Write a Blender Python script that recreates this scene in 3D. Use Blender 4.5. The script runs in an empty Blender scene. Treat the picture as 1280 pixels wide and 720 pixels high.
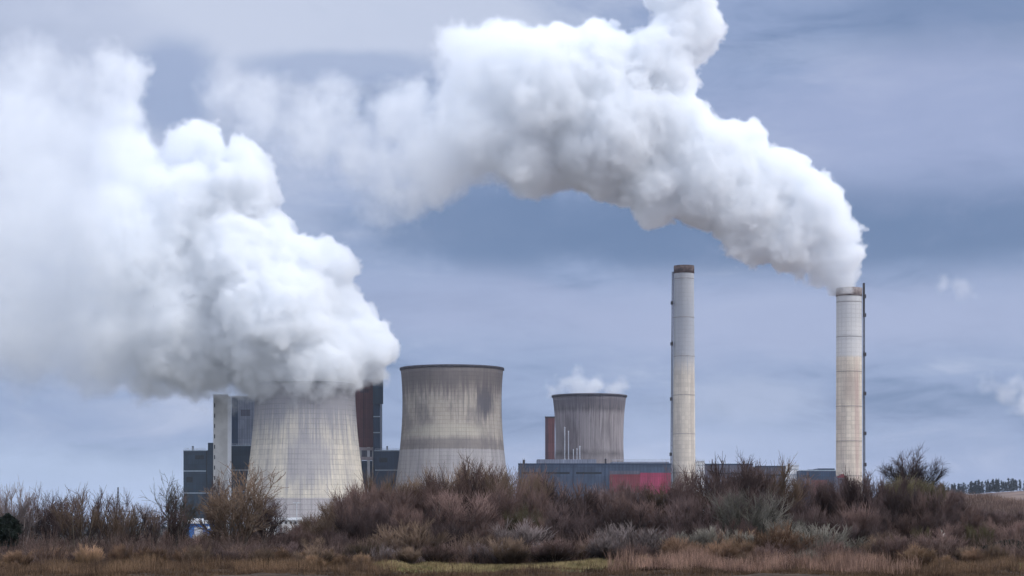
import bpy, bmesh, math, random
import numpy as np
from mathutils import Vector, noise as mnoise

C = bpy.context
SC = C.scene
COL = SC.collection
R = math.radians

# ------------------------------------------------------------------ camera
F = 2560.0            # focal length in photo pixels (photo 1280 wide)
HOR = 655.0           # row of the horizon
ZC = 2.2              # eye height
cam = bpy.data.cameras.new('camera'); cam_o = bpy.data.objects.new('camera', cam); COL.objects.link(cam_o)
cam.sensor_width = 36; cam.lens = 36 * F / 1280
cam.shift_y = (HOR - 360) / 1280
cam_o.location = (0, 0, ZC); cam_o.rotation_euler = (R(90), 0, 0)
cam.clip_start = 1; cam.clip_end = 30000
SC.camera = cam_o

def P(px, py, Y):
    return Vector(((px - 640) / F * Y, Y, ZC - (py - HOR) / F * Y))

# ------------------------------------------------------------------ world and sun
SUN_EL, SUN_AZ = 42, 62        # azimuth measured from behind the camera towards the right
w = bpy.data.worlds.new('World'); SC.world = w; w.use_nodes = True
nt = w.node_tree; nt.nodes.clear()
sun = bpy.data.lights.new('sun', 'SUN'); sun.energy = 1.45; sun.angle = R(22); sun.color = (1, 0.975, 0.94)
sun_o = bpy.data.objects.new('sun', sun); COL.objects.link(sun_o)
az = R(SUN_AZ); el = R(SUN_EL)
sdir = Vector((math.sin(az) * math.cos(el), -math.cos(az) * math.cos(el), math.sin(el)))
sun_o.rotation_euler = sdir.to_track_quat('Z', 'Y').to_euler()
sun_o.location = sdir * 500

class NB:
    """small helper to write node maths"""
    def __init__(s, tree): s.t = tree
    def node(s, kind, **kw):
        n = s.t.nodes.new(kind)
        for k, v in kw.items(): setattr(n, k, v)
        return n
    def put(s, sock, v):
        if v is None: return
        if hasattr(v, 'is_output'): s.t.links.new(v, sock)
        else: sock.default_value = v
    def m(s, op, a, b=None, c=None, clamp=False):
        n = s.node('ShaderNodeMath', operation=op, use_clamp=clamp)
        for i, v in enumerate((a, b, c)): s.put(n.inputs[i], v)
        return n.outputs[0]
    def v(s, op, a, b=None, scale=None):
        n = s.node('ShaderNodeVectorMath', operation=op)
        s.put(n.inputs[0], a); s.put(n.inputs[1], b)
        if scale is not None: s.put(n.inputs['Scale'], scale)
        return n.outputs['Value'] if op in ('DISTANCE', 'DOT_PRODUCT', 'LENGTH') else n.outputs['Vector']
    def ramp(s, x, lo, hi, a=0.0, b=1.0, smooth=True):
        n = s.node('ShaderNodeMapRange', interpolation_type='SMOOTHSTEP' if smooth else 'LINEAR')
        for i, v in enumerate((x, lo, hi, a, b)): s.put(n.inputs[i], v)
        return n.outputs[0]
    def noise(s, vec, scale, detail=4, rough=0.55, color=False, dist=0.0, **k):
        n = s.node('ShaderNodeTexNoise')
        s.put(n.inputs['Vector'], vec); s.put(n.inputs['Scale'], scale)
        n.inputs['Detail'].default_value = detail; n.inputs['Roughness'].default_value = rough
        n.inputs['Distortion'].default_value = dist
        return n.outputs['Color' if color else 'Fac']
    def mix(s, f, a, b, mode='MIX'):
        n = s.node('ShaderNodeMix', data_type='RGBA', blend_type=mode)
        s.put(n.inputs[0], f); s.put(n.inputs[6], a); s.put(n.inputs[7], b)
        return n.outputs[2]
    def xyz(s, v):
        n = s.node('ShaderNodeSeparateXYZ'); s.put(n.inputs[0], v); return n.outputs[0], n.outputs[1], n.outputs[2]
    def comb(s, x, y, z):
        n = s.node('ShaderNodeCombineXYZ')
        for i, v in enumerate((x, y, z)): s.put(n.inputs[i], v)
        return n.outputs[0]

b = NB(nt)
sky = b.node('ShaderNodeTexSky', sky_type='NISHITA', sun_disc=False, sun_elevation=el, sun_rotation=math.pi - az,
             altitude=100, air_density=1.0, dust_density=2.0, ozone_density=2.0)
dirv = b.node('ShaderNodeTexCoord').outputs['Generated']
dx, dy, dz = b.xyz(dirv)
dzc = b.m('MAXIMUM', dz, 0.0)
# stratus seen in perspective: the direction cast on a flat layer overhead
inv = b.m('DIVIDE', 1.0, b.m('ADD', dzc, 0.10))
plane = b.comb(b.m('MULTIPLY', dx, inv), b.m('MULTIPLY', dy, inv), 0.0)
n1 = b.noise(plane, 1.1, 5, 0.5)
n2 = b.noise(b.v('ADD', plane, (7.3, 2.2, 0)), 0.55, 3, 0.5)
lay = b.comb(b.m('MULTIPLY', dx, 5.0), b.m('MULTIPLY', dy, 5.0), b.m('MULTIPLY', dz, 26.0))
n3 = b.noise(lay, 1.0, 5, 0.5)
fluf = b.noise(b.v('MULTIPLY', dirv, (1.0, 1.0, 1.7)), 17.0, 8, 0.62, dist=0.4)
dark = (0.118, 0.185, 0.335, 1); mid = (0.262, 0.335, 0.525, 1); pale = (0.43, 0.485, 0.65, 1)
lay2 = b.comb(b.m('MULTIPLY', dx, 16.0), b.m('MULTIPLY', dy, 16.0), b.m('MULTIPLY', dz, 60.0))
n4 = b.noise(lay2, 1.0, 7, 0.62, dist=0.6)
WORLD_SUM = b.m('ADD', b.m('ADD', b.m('MULTIPLY', n3, 0.44), b.m('MULTIPLY', n2, 0.22)), b.m('MULTIPLY', n4, 0.34))
c = b.mix(b.ramp(WORLD_SUM, 0.36, 0.52), dark, mid)
c = b.mix(b.ramp(WORLD_SUM, 0.50, 0.66), c, pale)
def bank(px, py, rx, ry, col, amount, lo=0.25, hi=0.75):
    """a bank of cloud round one direction of the sky, broken up by noise"""
    global c
    d0 = Vector(((px - 640) / F, 1, (HOR - py) / F)).normalized()
    ex = b.m('MULTIPLY', b.m('SUBTRACT', dx, d0.x), F / rx); ez = b.m('MULTIPLY', b.m('SUBTRACT', dz, d0.z), F / ry)
    q = b.m('ADD', b.m('MULTIPLY', ex, ex), b.m('MULTIPLY', ez, ez))
    g = b.m('MULTIPLY', b.m('EXPONENT', b.m('MULTIPLY', q, -1.0)), b.m('GREATER_THAN', dy, 0.0))
    g = b.ramp(b.m('ADD', g, b.m('MULTIPLY', b.m('SUBTRACT', fluf, 0.5), 0.9)), lo, hi, 0.0, amount)
    c = b.mix(g, c, col)
WHITE = (0.66, 0.70, 0.84, 1)
bank(60, 100, 420, 260, (0.48, 0.53, 0.68, 1), 0.85, 0.15, 0.8)
bank(420, 20, 320, 90, (0.55, 0.60, 0.74, 1), 0.85, 0.2, 0.75)
bank(215, 110, 60, 70, mid, 0.75, 0.2, 0.8)
bank(420, 85, 150, 24, mid, 0.6, 0.25, 0.8)
bank(480, 330, 150, 45, mid, 0.6, 0.2, 0.8)
bank(930, 500, 120, 40, pale, 0.5, 0.3, 0.9)
bank(1150, 60, 300, 30, pale, 0.35, 0.3, 0.9)
bank(1000, 285, 460, 62, dark, 0.95, 0.1, 0.8)
bank(640, 285, 200, 60, dark, 0.8, 0.1, 0.8)
bank(1230, 20, 220, 60, dark, 0.6, 0.1, 0.9)
bank(1000, 400, 500, 55, (0.36, 0.41, 0.60, 1), 0.8, 0.1, 0.9)
bank(560, 380, 260, 45, (0.34, 0.39, 0.58, 1), 0.6, 0.1, 0.9)
bank(1150, 150, 260, 90, (0.33, 0.38, 0.58, 1), 0.7, 0.1, 0.9)
bank(900, 560, 200, 60, (0.42, 0.50, 0.70, 1), 0.5, 0.2, 1.0)
bank(60, 600, 420, 50, (0.46, 0.56, 0.76, 1), 0.7, 0.1, 0.9)
bg = b.node('ShaderNodeBackground'); bg.inputs['Strength'].default_value = 0.82
skyl = b.node('ShaderNodeVectorMath', operation='SCALE'); nt.links.new(sky.outputs[0], skyl.inputs[0]); skyl.inputs['Scale'].default_value = 0.08
below = b.ramp(dz, -0.02, 0.0)
c = b.mix(0.88, skyl.outputs['Vector'], c)
# out-of-view sky brightened overhead, behind and at the sides, as added fill light
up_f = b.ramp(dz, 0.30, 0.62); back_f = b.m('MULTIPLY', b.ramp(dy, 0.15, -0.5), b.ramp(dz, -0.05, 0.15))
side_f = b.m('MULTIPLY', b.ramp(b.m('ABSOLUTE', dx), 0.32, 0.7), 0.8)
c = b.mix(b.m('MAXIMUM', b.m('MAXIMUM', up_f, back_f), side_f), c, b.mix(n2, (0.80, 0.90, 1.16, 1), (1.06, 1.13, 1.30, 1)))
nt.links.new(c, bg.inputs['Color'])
nt.links.new(bg.outputs[0], b.node('ShaderNodeOutputWorld').inputs['Surface'])

SC.view_settings.view_transform = 'Standard'; SC.view_settings.look = 'None'
SC.view_settings.exposure = 0.5; SC.view_settings.gamma = 1; SC.view_settings.use_curve_mapping = False
cy = SC.cycles
cy.use_denoising = True
cy.use_adaptive_sampling = True; cy.adaptive_threshold = 0.03
cy.max_bounces = 20; cy.diffuse_bounces = 2; cy.glossy_bounces = 2; cy.transparent_max_bounces = 8
cy.volume_bounces = 20
cy.volume_step_rate = 3.0; cy.volume_max_steps = 256

# ------------------------------------------------------------------ helpers for things
def tag(o, label=None, cat=None, group=None, kind=None):
    for k, v in (('label', label), ('category', cat), ('group', group), ('kind', kind)):
        if v: o[k] = v
    return o
def empty(name, loc, label, cat, group=None, rz=0.0):
    o = bpy.data.objects.new(name, None); COL.objects.link(o); o.location = loc; o.rotation_euler.z = rz
    o.empty_display_size = 0.5
    return tag(o, label, cat, group)
class MB:
    """collects shapes, then links them as one mesh object"""
    def __init__(s): s.v = []; s.f = []; s.smooth = []
    def add(s, vs, fs, smooth=False):
        n = len(s.v); s.v += [tuple(p) for p in vs]; s.f += [tuple(n + i for i in f) for f in fs]; s.smooth += [smooth] * len(fs)
    def box(s, x0, x1, y0, y1, z0, z1):
        s.add([(x0,y0,z0),(x1,y0,z0),(x1,y1,z0),(x0,y1,z0),(x0,y0,z1),(x1,y0,z1),(x1,y1,z1),(x0,y1,z1)],
              [(0,3,2,1),(4,5,6,7),(0,1,5,4),(1,2,6,5),(2,3,7,6),(3,0,4,7)])
        return s
    def cyl(s, x, y, z0, z1, r0, r1=None, n=12):
        r1 = r0 if r1 is None else r1
        a = [2*math.pi*i/n for i in range(n)]
        s.add([(x+r0*math.cos(t), y+r0*math.sin(t), z0) for t in a] + [(x+r1*math.cos(t), y+r1*math.sin(t), z1) for t in a],
              [(i,(i+1)%n,n+(i+1)%n,n+i) for i in range(n)], True)
        s.add([(x+r1*math.cos(t), y+r1*math.sin(t), z1) for t in a], [tuple(range(n))]); return s
    def bar(s, p, q, r):
        p = Vector(p); q = Vector(q); d = (q-p).normalized()
        u = d.cross(Vector((0,0,1)) if abs(d.z) < .9 else Vector((1,0,0))).normalized()*r; w_ = d.cross(u)
        s.add([p+u+w_, p-u+w_, p-u-w_, p+u-w_, q+u+w_, q-u+w_, q-u-w_, q+u-w_],
              [(0,1,2,3),(7,6,5,4),(0,4,5,1),(1,5,6,2),(2,6,7,3),(3,7,4,0)]); return s
    def revolve(s, prof, n=96, close=False):
        vs = [(r*math.cos(2*math.pi*i/n), r*math.sin(2*math.pi*i/n), z) for (z, r) in prof for i in range(n)]
        m_ = len(prof)
        fs = [(j*n+i, j*n+(i+1)%n, (j+1)*n+(i+1)%n, (j+1)*n+i) for j in range(m_-1) for i in range(n)]
        if close: fs += [((m_-1)*n+i, (m_-1)*n+(i+1)%n, (i+1)%n, i) for i in range(n)]
        s.add(vs, fs, True); return s
    def build(s, name, mat, parent=None, loc=None):
        me = bpy.data.meshes.new(name); me.from_pydata(s.v, [], s.f); me.polygons.foreach_set('use_smooth', s.smooth); me.update()
        me.materials.append(mat)
        o = bpy.data.objects.new(name, me); COL.objects.link(o)
        if parent: o.parent = parent
        if loc is not None: o.location = loc
        return o

def lerp(a, b_, t): return a + (b_ - a) * t
def sst(a, b_, x):
    t = np.clip((x - a) / (b_ - a), 0, 1); return t * t * (3 - 2 * t)
PLANT = -10.0
def ground_z(x, y):
    x = np.asarray(x, float); y = np.asarray(y, float)
    z = PLANT * sst(150, 430, y)
    z = z + 7.5 * np.exp(-((x - 47) / 22) ** 2 - ((y - 255) / 60) ** 2)
    z = z + 44 * sst(120, 500, x - (y - 1900) * 0.1) * sst(800, 1950, y)
    z = z + 0.10 * np.sin(x * 0.31 + y * 0.13) + 0.07 * np.sin(x * 0.9 - y * 0.4) + 0.05 * np.sin(x * 2.1 + y * 1.7)
    z = z + 0.34 * np.exp(-((x + 5.8) / 1.5) ** 2 - ((y - 97) / 1.6) ** 2) + 0.16 * np.exp(-((y - 98.5) / 1.8) ** 2) * sst(-8, -4, x)
    z = z + 1.5 * sst(12, 22, x) * sst(100, 150, y) * (1 - sst(170, 330, y))
    return z
def gz(x, y): return float(ground_z(x, y))

# ------------------------------------------------------------------ materials
def newmat(name, rough=0.85, spec=0.2):
    m = bpy.data.materials.new(name); m.use_nodes = True; t = m.node_tree
    p = t.nodes['Principled BSDF']; p.inputs['Roughness'].default_value = rough; p.inputs['Specular IOR Level'].default_value = spec
    return m, NB(t), p
def plain(name, col, rough=0.8, spec=0.25, var=0.25, scale=0.5, metallic=0.0):
    m, q, p = newmat(name, rough, spec); p.inputs['Metallic'].default_value = metallic
    co = q.node('ShaderNodeTexCoord').outputs['Object']
    n = q.noise(co, scale, 5, 0.6)
    q.put(p.inputs['Base Color'], q.mix(q.ramp(n, 0.3, 0.7), tuple(c_ * (1 - var) for c_ in col) + (1,), tuple(c_ * (1 + var) for c_ in col) + (1,)))
    return m
def lines(q, x, period, width):
    """1 on thin lines every PERIOD"""
    fr = q.m('FRACT', q.m('DIVIDE', x, period)); d = q.m('ABSOLUTE', q.m('SUBTRACT', fr, 0.5))
    return q.ramp(d, 0.5 - width / period, 0.5, 0.0, 1.0, False)
def concrete(name, light, stain, n_mer, lift, line_amt=0.3, band=None, band_col=None, top=None, top_col=None, streak=0.6, blotch=0.6, patches=(), zs=1.0):
    """shell concrete: formwork grid, rain streaks, weathered and greyed patches. Heights are in the thing's own metres."""
    m, q, p = newmat(name, 0.92, 0.1)
    co = q.node('ShaderNodeTexCoord').outputs['Object']; x, y, z = q.xyz(co)
    ang = q.m('ARCTAN2', y, x); cx, sx = q.m('COSINE', ang), q.m('SINE', ang)
    sv = q.comb(q.m('MULTIPLY', cx, 16), q.m('MULTIPLY', sx, 16), q.m('MULTIPLY', z, 0.035))
    st = q.noise(sv, 1.0, 6, 0.62)
    bl = q.noise(q.comb(q.m('MULTIPLY', cx, 2.2), q.m('MULTIPLY', sx, 2.2), q.m('MULTIPLY', z, 0.035)), 1.0, 5, 0.6)
    col = q.mix(q.m('MULTIPLY', q.ramp(st, 0.42, 0.72), streak), light + (1,), stain + (1,))
    col = q.mix(q.m('MULTIPLY', q.ramp(bl, 0.44, 0.66), blotch), col, stain + (1,))
    # each lift and each panel was poured in a slightly different mix
    cell = q.comb(q.m('FLOOR', q.m('DIVIDE', q.m('MULTIPLY', ang, n_mer / (2 * math.pi)), 1)), q.m('FLOOR', q.m('DIVIDE', z, lift)), 0.0)
    wn = q.node('ShaderNodeTexWhiteNoise', noise_dimensions='2D'); q.put(wn.inputs['Vector'], cell)
    lw = q.node('ShaderNodeTexWhiteNoise', noise_dimensions='1D'); q.put(lw.inputs['W'], q.m('FLOOR', q.m('DIVIDE', z, lift)))
    col = q.mix(1.0, col, q.comb(*([q.m('ADD', q.m('ADD', 0.86, q.m('MULTIPLY', wn.outputs['Value'], 0.12)), q.m('MULTIPLY', lw.outputs['Value'], 0.10))] * 3)), 'MULTIPLY')
    for (a0, z0, ra, rz_, pc, amt) in patches:      # weathered and greyed patches with their own place on the shell
        ea = q.m('DIVIDE', q.m('SUBTRACT', ang, a0), ra); ez = q.m('DIVIDE', q.m('SUBTRACT', z, z0), rz_)
        g_ = q.m('EXPONENT', q.m('MULTIPLY', q.m('ADD', q.m('MULTIPLY', ea, ea), q.m('MULTIPLY', ez, ez)), -1.0))
        g_ = q.ramp(q.m('ADD', g_, q.m('MULTIPLY', q.m('SUBTRACT', st, 0.5), 1.2)), 0.2, 0.8, 0.0, amt)
        col = q.mix(g_, col, pc + (1,))
    if band is not None:
        f = q.ramp(q.m('ADD', z, q.m('MULTIPLY', q.m('SUBTRACT', st, 0.5), 1.5)), band - 0.5, band + 0.5, 1.0, 0.0)
        col = q.mix(q.m('MULTIPLY', f, 0.8), col, q.mix(q.ramp(st, 0.35, 0.7), band_col + (1,), tuple(c_ * 0.72 for c_ in band_col) + (1,)))
    if top is not None:
        f = q.ramp(q.m('ADD', z, q.m('MULTIPLY', q.m('SUBTRACT', st, 0.5), (top[1] - top[0]) * 1.6)), top[0], top[1])
        col = q.mix(q.m('MULTIPLY', f, top[2]), col, top_col + (1,))
    ln = q.m('MAXIMUM', lines(q, z, lift, lift * 0.11), lines(q, ang, 2 * math.pi / n_mer, 2 * math.pi / n_mer * 0.11))
    brk = q.ramp(q.noise(co, 0.09, 3, 0.6), 0.35, 0.65, 0.35, 1.0)
    col = q.mix(q.m('MULTIPLY', q.m('MULTIPLY', ln, brk), line_amt), col, tuple(c_ * 0.35 for c_ in stain) + (1,))
    q.put(p.inputs['Base Color'], col)
    return m
def cladding(name, col, period=1.2, seam=None, var=0.22, rough=0.55, lower=None):
    """profiled metal sheet: fine upright ribs, panel seams, dirt"""
    m, q, p = newmat(name, rough, 0.4)
    co = q.node('ShaderNodeTexCoord').outputs['Object']; x, y, z = q.xyz(co)
    u = q.m('ADD', x, y)
    cell = q.comb(q.m('FLOOR', q.m('DIVIDE', u, period * 5)), q.m('FLOOR', q.m('DIVIDE', z, 6.0)), 0.0)
    wn = q.node('ShaderNodeTexWhiteNoise', noise_dimensions='2D'); q.put(wn.inputs['Vector'], cell)
    n = q.noise(q.comb(q.m('MULTIPLY', u, 0.35), 0.0, q.m('MULTIPLY', z, 0.06)), 1.0, 5, 0.6)
    base = q.mix(q.ramp(n, 0.3, 0.72), tuple(c_ * (1 - var) for c_ in col) + (1,), tuple(c_ * (1 + var) for c_ in col) + (1,))
    base = q.mix(1.0, base, q.comb(*([q.m('ADD', 0.88, q.m('MULTIPLY', wn.outputs['Value'], 0.2))] * 3)), 'MULTIPLY')
    ln = q.m('MAXIMUM', q.m('MULTIPLY', lines(q, u, period, period * 0.3), 0.35), q.m('MULTIPLY', lines(q, z, 6.0, 0.25), 0.45))
    base = q.mix(ln, base, tuple(c_ * 0.3 for c_ in col) + (1,))
    q.put(p.inputs['Base Color'], base)
    return m

M_rim = plain('dark_rim', (0.07, 0.065, 0.075), 0.9)
M_steel = plain('dark_steel', (0.035, 0.032, 0.035), 0.6, 0.4)
M_galv = plain('galvanised', (0.42, 0.44, 0.48), 0.5, 0.5)
M_inner = plain('sooty_concrete', (0.10, 0.09, 0.09), 0.95)

# ------------------------------------------------------------------ cooling towers
def cooling_tower(px, prof, Y, mat, label, rim=None, legs=40):
    s = Y / F; g0 = PLANT
    t = empty('cooling_tower', ((px - 640) * s, Y, g0), label, 'cooling tower')
    pr = [(ZC - (py - HOR) * s - g0, hw * s) for (py, hw) in prof]      # from the foot up
    # smooth the profile
    zs = np.array([a for a, _ in pr]); rs = np.array([r for _, r in pr])
    cf = np.polyfit(zs, rs, 3 if len(pr) > 4 else 2)
    zz = np.linspace(zs[0], zs[-1], 28); rr = np.polyval(cf, zz)
    zz[0] = 6.0
    sh = MB(); sh.revolve(list(zip(zz, rr)) + [(z, r - 0.8) for z, r in list(zip(zz, rr))[::-1]], 128, close=True)
    sh.build('shell', mat, t)
    top, rt = zz[-1], rr[-1]
    MB().revolve([(top - 1.0, rt + 0.02), (top - 0.9, rt + 0.55), (top + 0.35, rt + 0.6), (top + 0.4, rt - 1.3), (top - 1.0, rt - 1.2)], 128).build('rim', rim or M_rim, t)
    for i in range(legs):
        a = 2 * math.pi * i / legs; a2 = a + math.pi / legs; r0 = rr[0] + 2.2; r1 = rr[0] - 0.4
        mb = MB(); mb.bar((r0 * math.cos(a), r0 * math.sin(a), 0.1), (r1 * math.cos(a2), r1 * math.sin(a2), 6.1), 0.45)
        mb.bar((r0 * math.cos(a), r0 * math.sin(a), 0.1), (r1 * math.cos(a2 - 2 * math.pi / legs), r1 * math.sin(a2 - 2 * math.pi / legs), 6.1), 0.45)
        if i == 0: mb.build('support_leg', mat, t)
        if i > legs * .5: mb.build('support_leg', mat, t)
    return t
FRONT = -math.pi / 2
M_tA = concrete('tower_concrete_cream', (0.62, 0.56, 0.46), (0.30, 0.28, 0.28), 110, 2.9, 0.45, streak=0.5, blotch=0.35, top=(50, 80, 0.85), top_col=(0.22, 0.22, 0.25),  # grey top tone: the steam's shade painted into the upper shell
                band=27, band_col=(0.36, 0.34, 0.36),
                patches=((FRONT + 0.15, 50, 0.55, 20, (0.30, 0.29, 0.31), 0.75),))  # greyer middle of the front, edges left cream
M_tB = concrete('tower_concrete_stained', (0.44, 0.39, 0.33), (0.20, 0.18, 0.175), 120, 2.4, 0.34, band=57, band_col=(0.40, 0.38, 0.385), streak=0.85, blotch=0.7,
                top=(84, 98, 0.8), top_col=(0.14, 0.12, 0.12),
                patches=((FRONT + 0.75, 86, 0.22, 12, (0.10, 0.095, 0.11), 0.9), (FRONT - 0.1, 67, 1.0, 6, (0.50, 0.46, 0.38), 0.55), (FRONT, 60, 2.0, 5, (0.17, 0.15, 0.15), 0.7)))
M_tC = concrete('tower_concrete_dark', (0.30, 0.27, 0.275), (0.13, 0.115, 0.12), 96, 30.0, 0.55, streak=0.95, blotch=0.4, top=(86, 94, 0.7), top_col=(0.10, 0.09, 0.105))
cooling_tower(381.5, [(700, 85), (611, 73.5), (556, 67.5), (520, 63.5), (495, 62), (481, 62.6)], 1200, M_tA, 'widest cream concrete cooling tower hidden at its top by pouring steam')
cooling_tower(565, [(690, 82), (597, 69.3), (553, 64.5), (507, 61.8), (480, 62.8), (461, 64.2)], 1250, M_tB, 'brown-stained cooling tower with a paler smooth lower third and no steam')
cooling_tower(736.7, [(690, 54), (620, 46.5), (575, 43.3), (531, 42.8), (510, 44.2), (495, 46.3)], 1400, M_tC, 'smallest dark grey streaked cooling tower behind the long grey-blue hall')

# ------------------------------------------------------------------ chimneys
def chimney(px, ytop, w0, w1, Y, mat, label, side, platforms, mast_top, rimcol, ybot=690):
    s = Y / F; t = empty('chimney', ((px - 640) * s, Y, PLANT), label, 'chimney')
    zt = ZC + (HOR - ytop) * s - PLANT; zref = ZC + (HOR - 595) * s - PLANT
    rt, rb = w0 / 2 * s, w1 / 2 * s; r_at = lambda z: rt + (rb - rt) * (zt - z) / (zt - zref)
    mb = MB(); zz = np.linspace(0, zt, 40)
    mb.revolve([(z, r_at(z)) for z in zz] + [(zt, rt - 0.7), (zt - 12, rt - 0.8)], 48); mb.build('shaft', mat, t)
    MB().revolve([(zt - 4.6, r_at(zt) + 0.05), (zt - 4.5, rt + 0.28), (zt + 0.3, rt + 0.28), (zt + 0.3, rt - 0.9), (zt - 3, rt - 0.9)], 48).build('rim', rimcol, t)
    MB().cyl(0, 0, zt - 12, zt - 1.5, rt * .62, n=24).build('flue', M_inner, t)
    x = side * (rb + 0.35)
    la = MB(); zm = ZC + (HOR - mast_top) * s - PLANT
    z = 0.0
    pts = [(side * (r_at(z_) + 0.55), -rt * .25, z_) for z_ in np.linspace(0, zm, 24)]
    for a_, b2 in zip(pts, pts[1:]): la.bar(a_, b2, 0.24)
    for a_, b2 in zip(pts, pts[1:]): la.bar((a_[0] + side * .75, a_[1], a_[2]), (b2[0] + side * .75, b2[1], b2[2]), 0.24)
    for z_ in np.arange(2, zm, 3.0):
        xx = side * (r_at(min(z_, zt)) + 0.55); la.bar((xx, -rt * .25, z_), (xx + side * .75, -rt * .25, z_), 0.1)
    la.build('ladder', M_steel, t)
    if side > 0:
        zc_ = ZC + (HOR - 396) * s - PLANT; xs_ = r_at(zc_) + .5
        MB().box(xs_ + .1, xs_ + 1.0, -rt * .25 - .7, -rt * .25 + .7, zc_, zm + .2).build('lift_shroud', M_steel, t)
    for py in platforms:
        z_ = ZC + (HOR - py) * s - PLANT; xx = side * (r_at(z_) + 0.4)
        pb = MB(); pb.box(min(xx, xx + side * 1.7), max(xx, xx + side * 1.7), -rt * .25 - 1.3, -rt * .25 + 1.3, z_ - .5, z_ - .2)
        for dz_ in (0.3, .9, 1.4): pb.box(min(xx, xx + side * 1.7), max(xx, xx + side * 1.7), -rt * .25 - 1.34, -rt * .25 - 1.24, z_ + dz_ - .1, z_ + dz_ + .12)
        pb.box(xx + side * 1.6 - .1, xx + side * 1.6 + .1, -rt * .25 - 1.3, -rt * .25 + 1.3, z_ - .5, z_ + 1.5)
        pb.box(xx + side * .8 - .75, xx + side * .8 + .75, -rt * .25 - 1.25, -rt * .25 - .3, z_ - .2, z_ + 1.5)
        pb.build('platform', M_steel, t)
    # steel hoops clamped round the shaft
    for z_ in np.linspace(20, zt - 8, 7):
        r_ = r_at(z_); MB().revolve([(z_ - .18, r_ - .02), (z_ - .18, r_ + .1), (z_ + .18, r_ + .1), (z_ + .18, r_ - .02)], 48).build('hoop', M_hoop, t)
    return t
M_hoop = plain('weathered_hoop', (0.24, 0.22, 0.21), 0.8)
M_ch1 = concrete('chimney_concrete_plain', (0.66, 0.60, 0.51), (0.38, 0.34, 0.31), 20, 2.6, 0.22, streak=0.5, blotch=0.3, top=(104, 122, 0.9), top_col=(0.38, 0.40, 0.44), patches=((FRONT + .3, 142, 1.2, 12, (0.20, 0.19, 0.20), .7), (FRONT + .8, 90, .3, 50, (0.38, 0.33, 0.30), .4)))
M_ch2 = concrete('chimney_concrete_banded', (0.66, 0.585, 0.48), (0.40, 0.34, 0.30), 16, 2.5, 0.34, streak=0.6, blotch=0.35, top=(109, 111, 0.85), top_col=(0.56, 0.56, 0.56),
                 patches=((FRONT, 92, 0.8, 11, (0.36, 0.29, 0.25), 0.55), (FRONT, 139, 3, 11, (0.15, 0.135, 0.14), 0.85), (FRONT, 121, 3, 2.5, (0.25, 0.23, 0.23), 0.7), (FRONT + .5, 70, .25, 50, (0.40, 0.26, 0.24), 0.45)))
M_ch1rim = plain('sooty_red_rim', (0.085, 0.058, 0.052), 0.9, var=0.5)
M_ch2rim = plain('sooty_grey_rim', (0.20, 0.165, 0.155), 0.9, var=0.4)
chimney(855, 333, 24.6, 28.6, 1300, M_ch1, 'slimmer pale concrete chimney without steam, dark rusty cap', -1, (380, 431, 500, 569), 340, M_ch1rim)
chimney(1061.3, 361, 31.5, 32.6, 1200, M_ch2, 'thicker banded chimney with white steam pouring from its top', 1, (372, 395.5, 444.4, 493.3, 543, 582), 354.7, M_ch2rim)

# ------------------------------------------------------------------ plant buildings
M_teal = cladding('dark_teal_cladding', (0.020, 0.042, 0.070))
M_slate = cladding('slate_blue_cladding', (0.052, 0.078, 0.130), 2.2)
M_greyblue = cladding('grey_blue_panel', (0.23, 0.25, 0.31), 1.6)
M_maroon = cladding('maroon_cladding', (0.135, 0.048, 0.046), 1.4)
M_maroon2 = cladding('deep_maroon_cladding', (0.07, 0.032, 0.04), 1.4)
M_navy = cladding('navy_cladding', (0.022, 0.044, 0.088), 1.4)
M_mauve = cladding('mauve_grey_cladding', (0.105, 0.105, 0.14), 2.0)
M_red = cladding('crimson_cladding', (0.20, 0.034, 0.045), 1.5)
M_magenta = cladding('magenta_cladding', (0.32, 0.034, 0.085), 1.5)
M_white = plain('pale_render', (0.66, 0.67, 0.69), 0.7, var=0.08, scale=0.15)
M_conc = plain('smooth_concrete', (0.50, 0.49, 0.47), 0.85, var=0.12, scale=0.12)
M_pink = plain('pinkish_concrete', (0.42, 0.36, 0.37), 0.85, var=0.15)
M_band = plain('pale_gutter', (0.30, 0.36, 0.42), 0.6, var=0.1)
M_dark = plain('dark_opening', (0.02, 0.024, 0.03), 0.5)
M_blue = plain('bright_blue_sheet', (0.035, 0.12, 0.33), 0.5, var=0.2)
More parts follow.
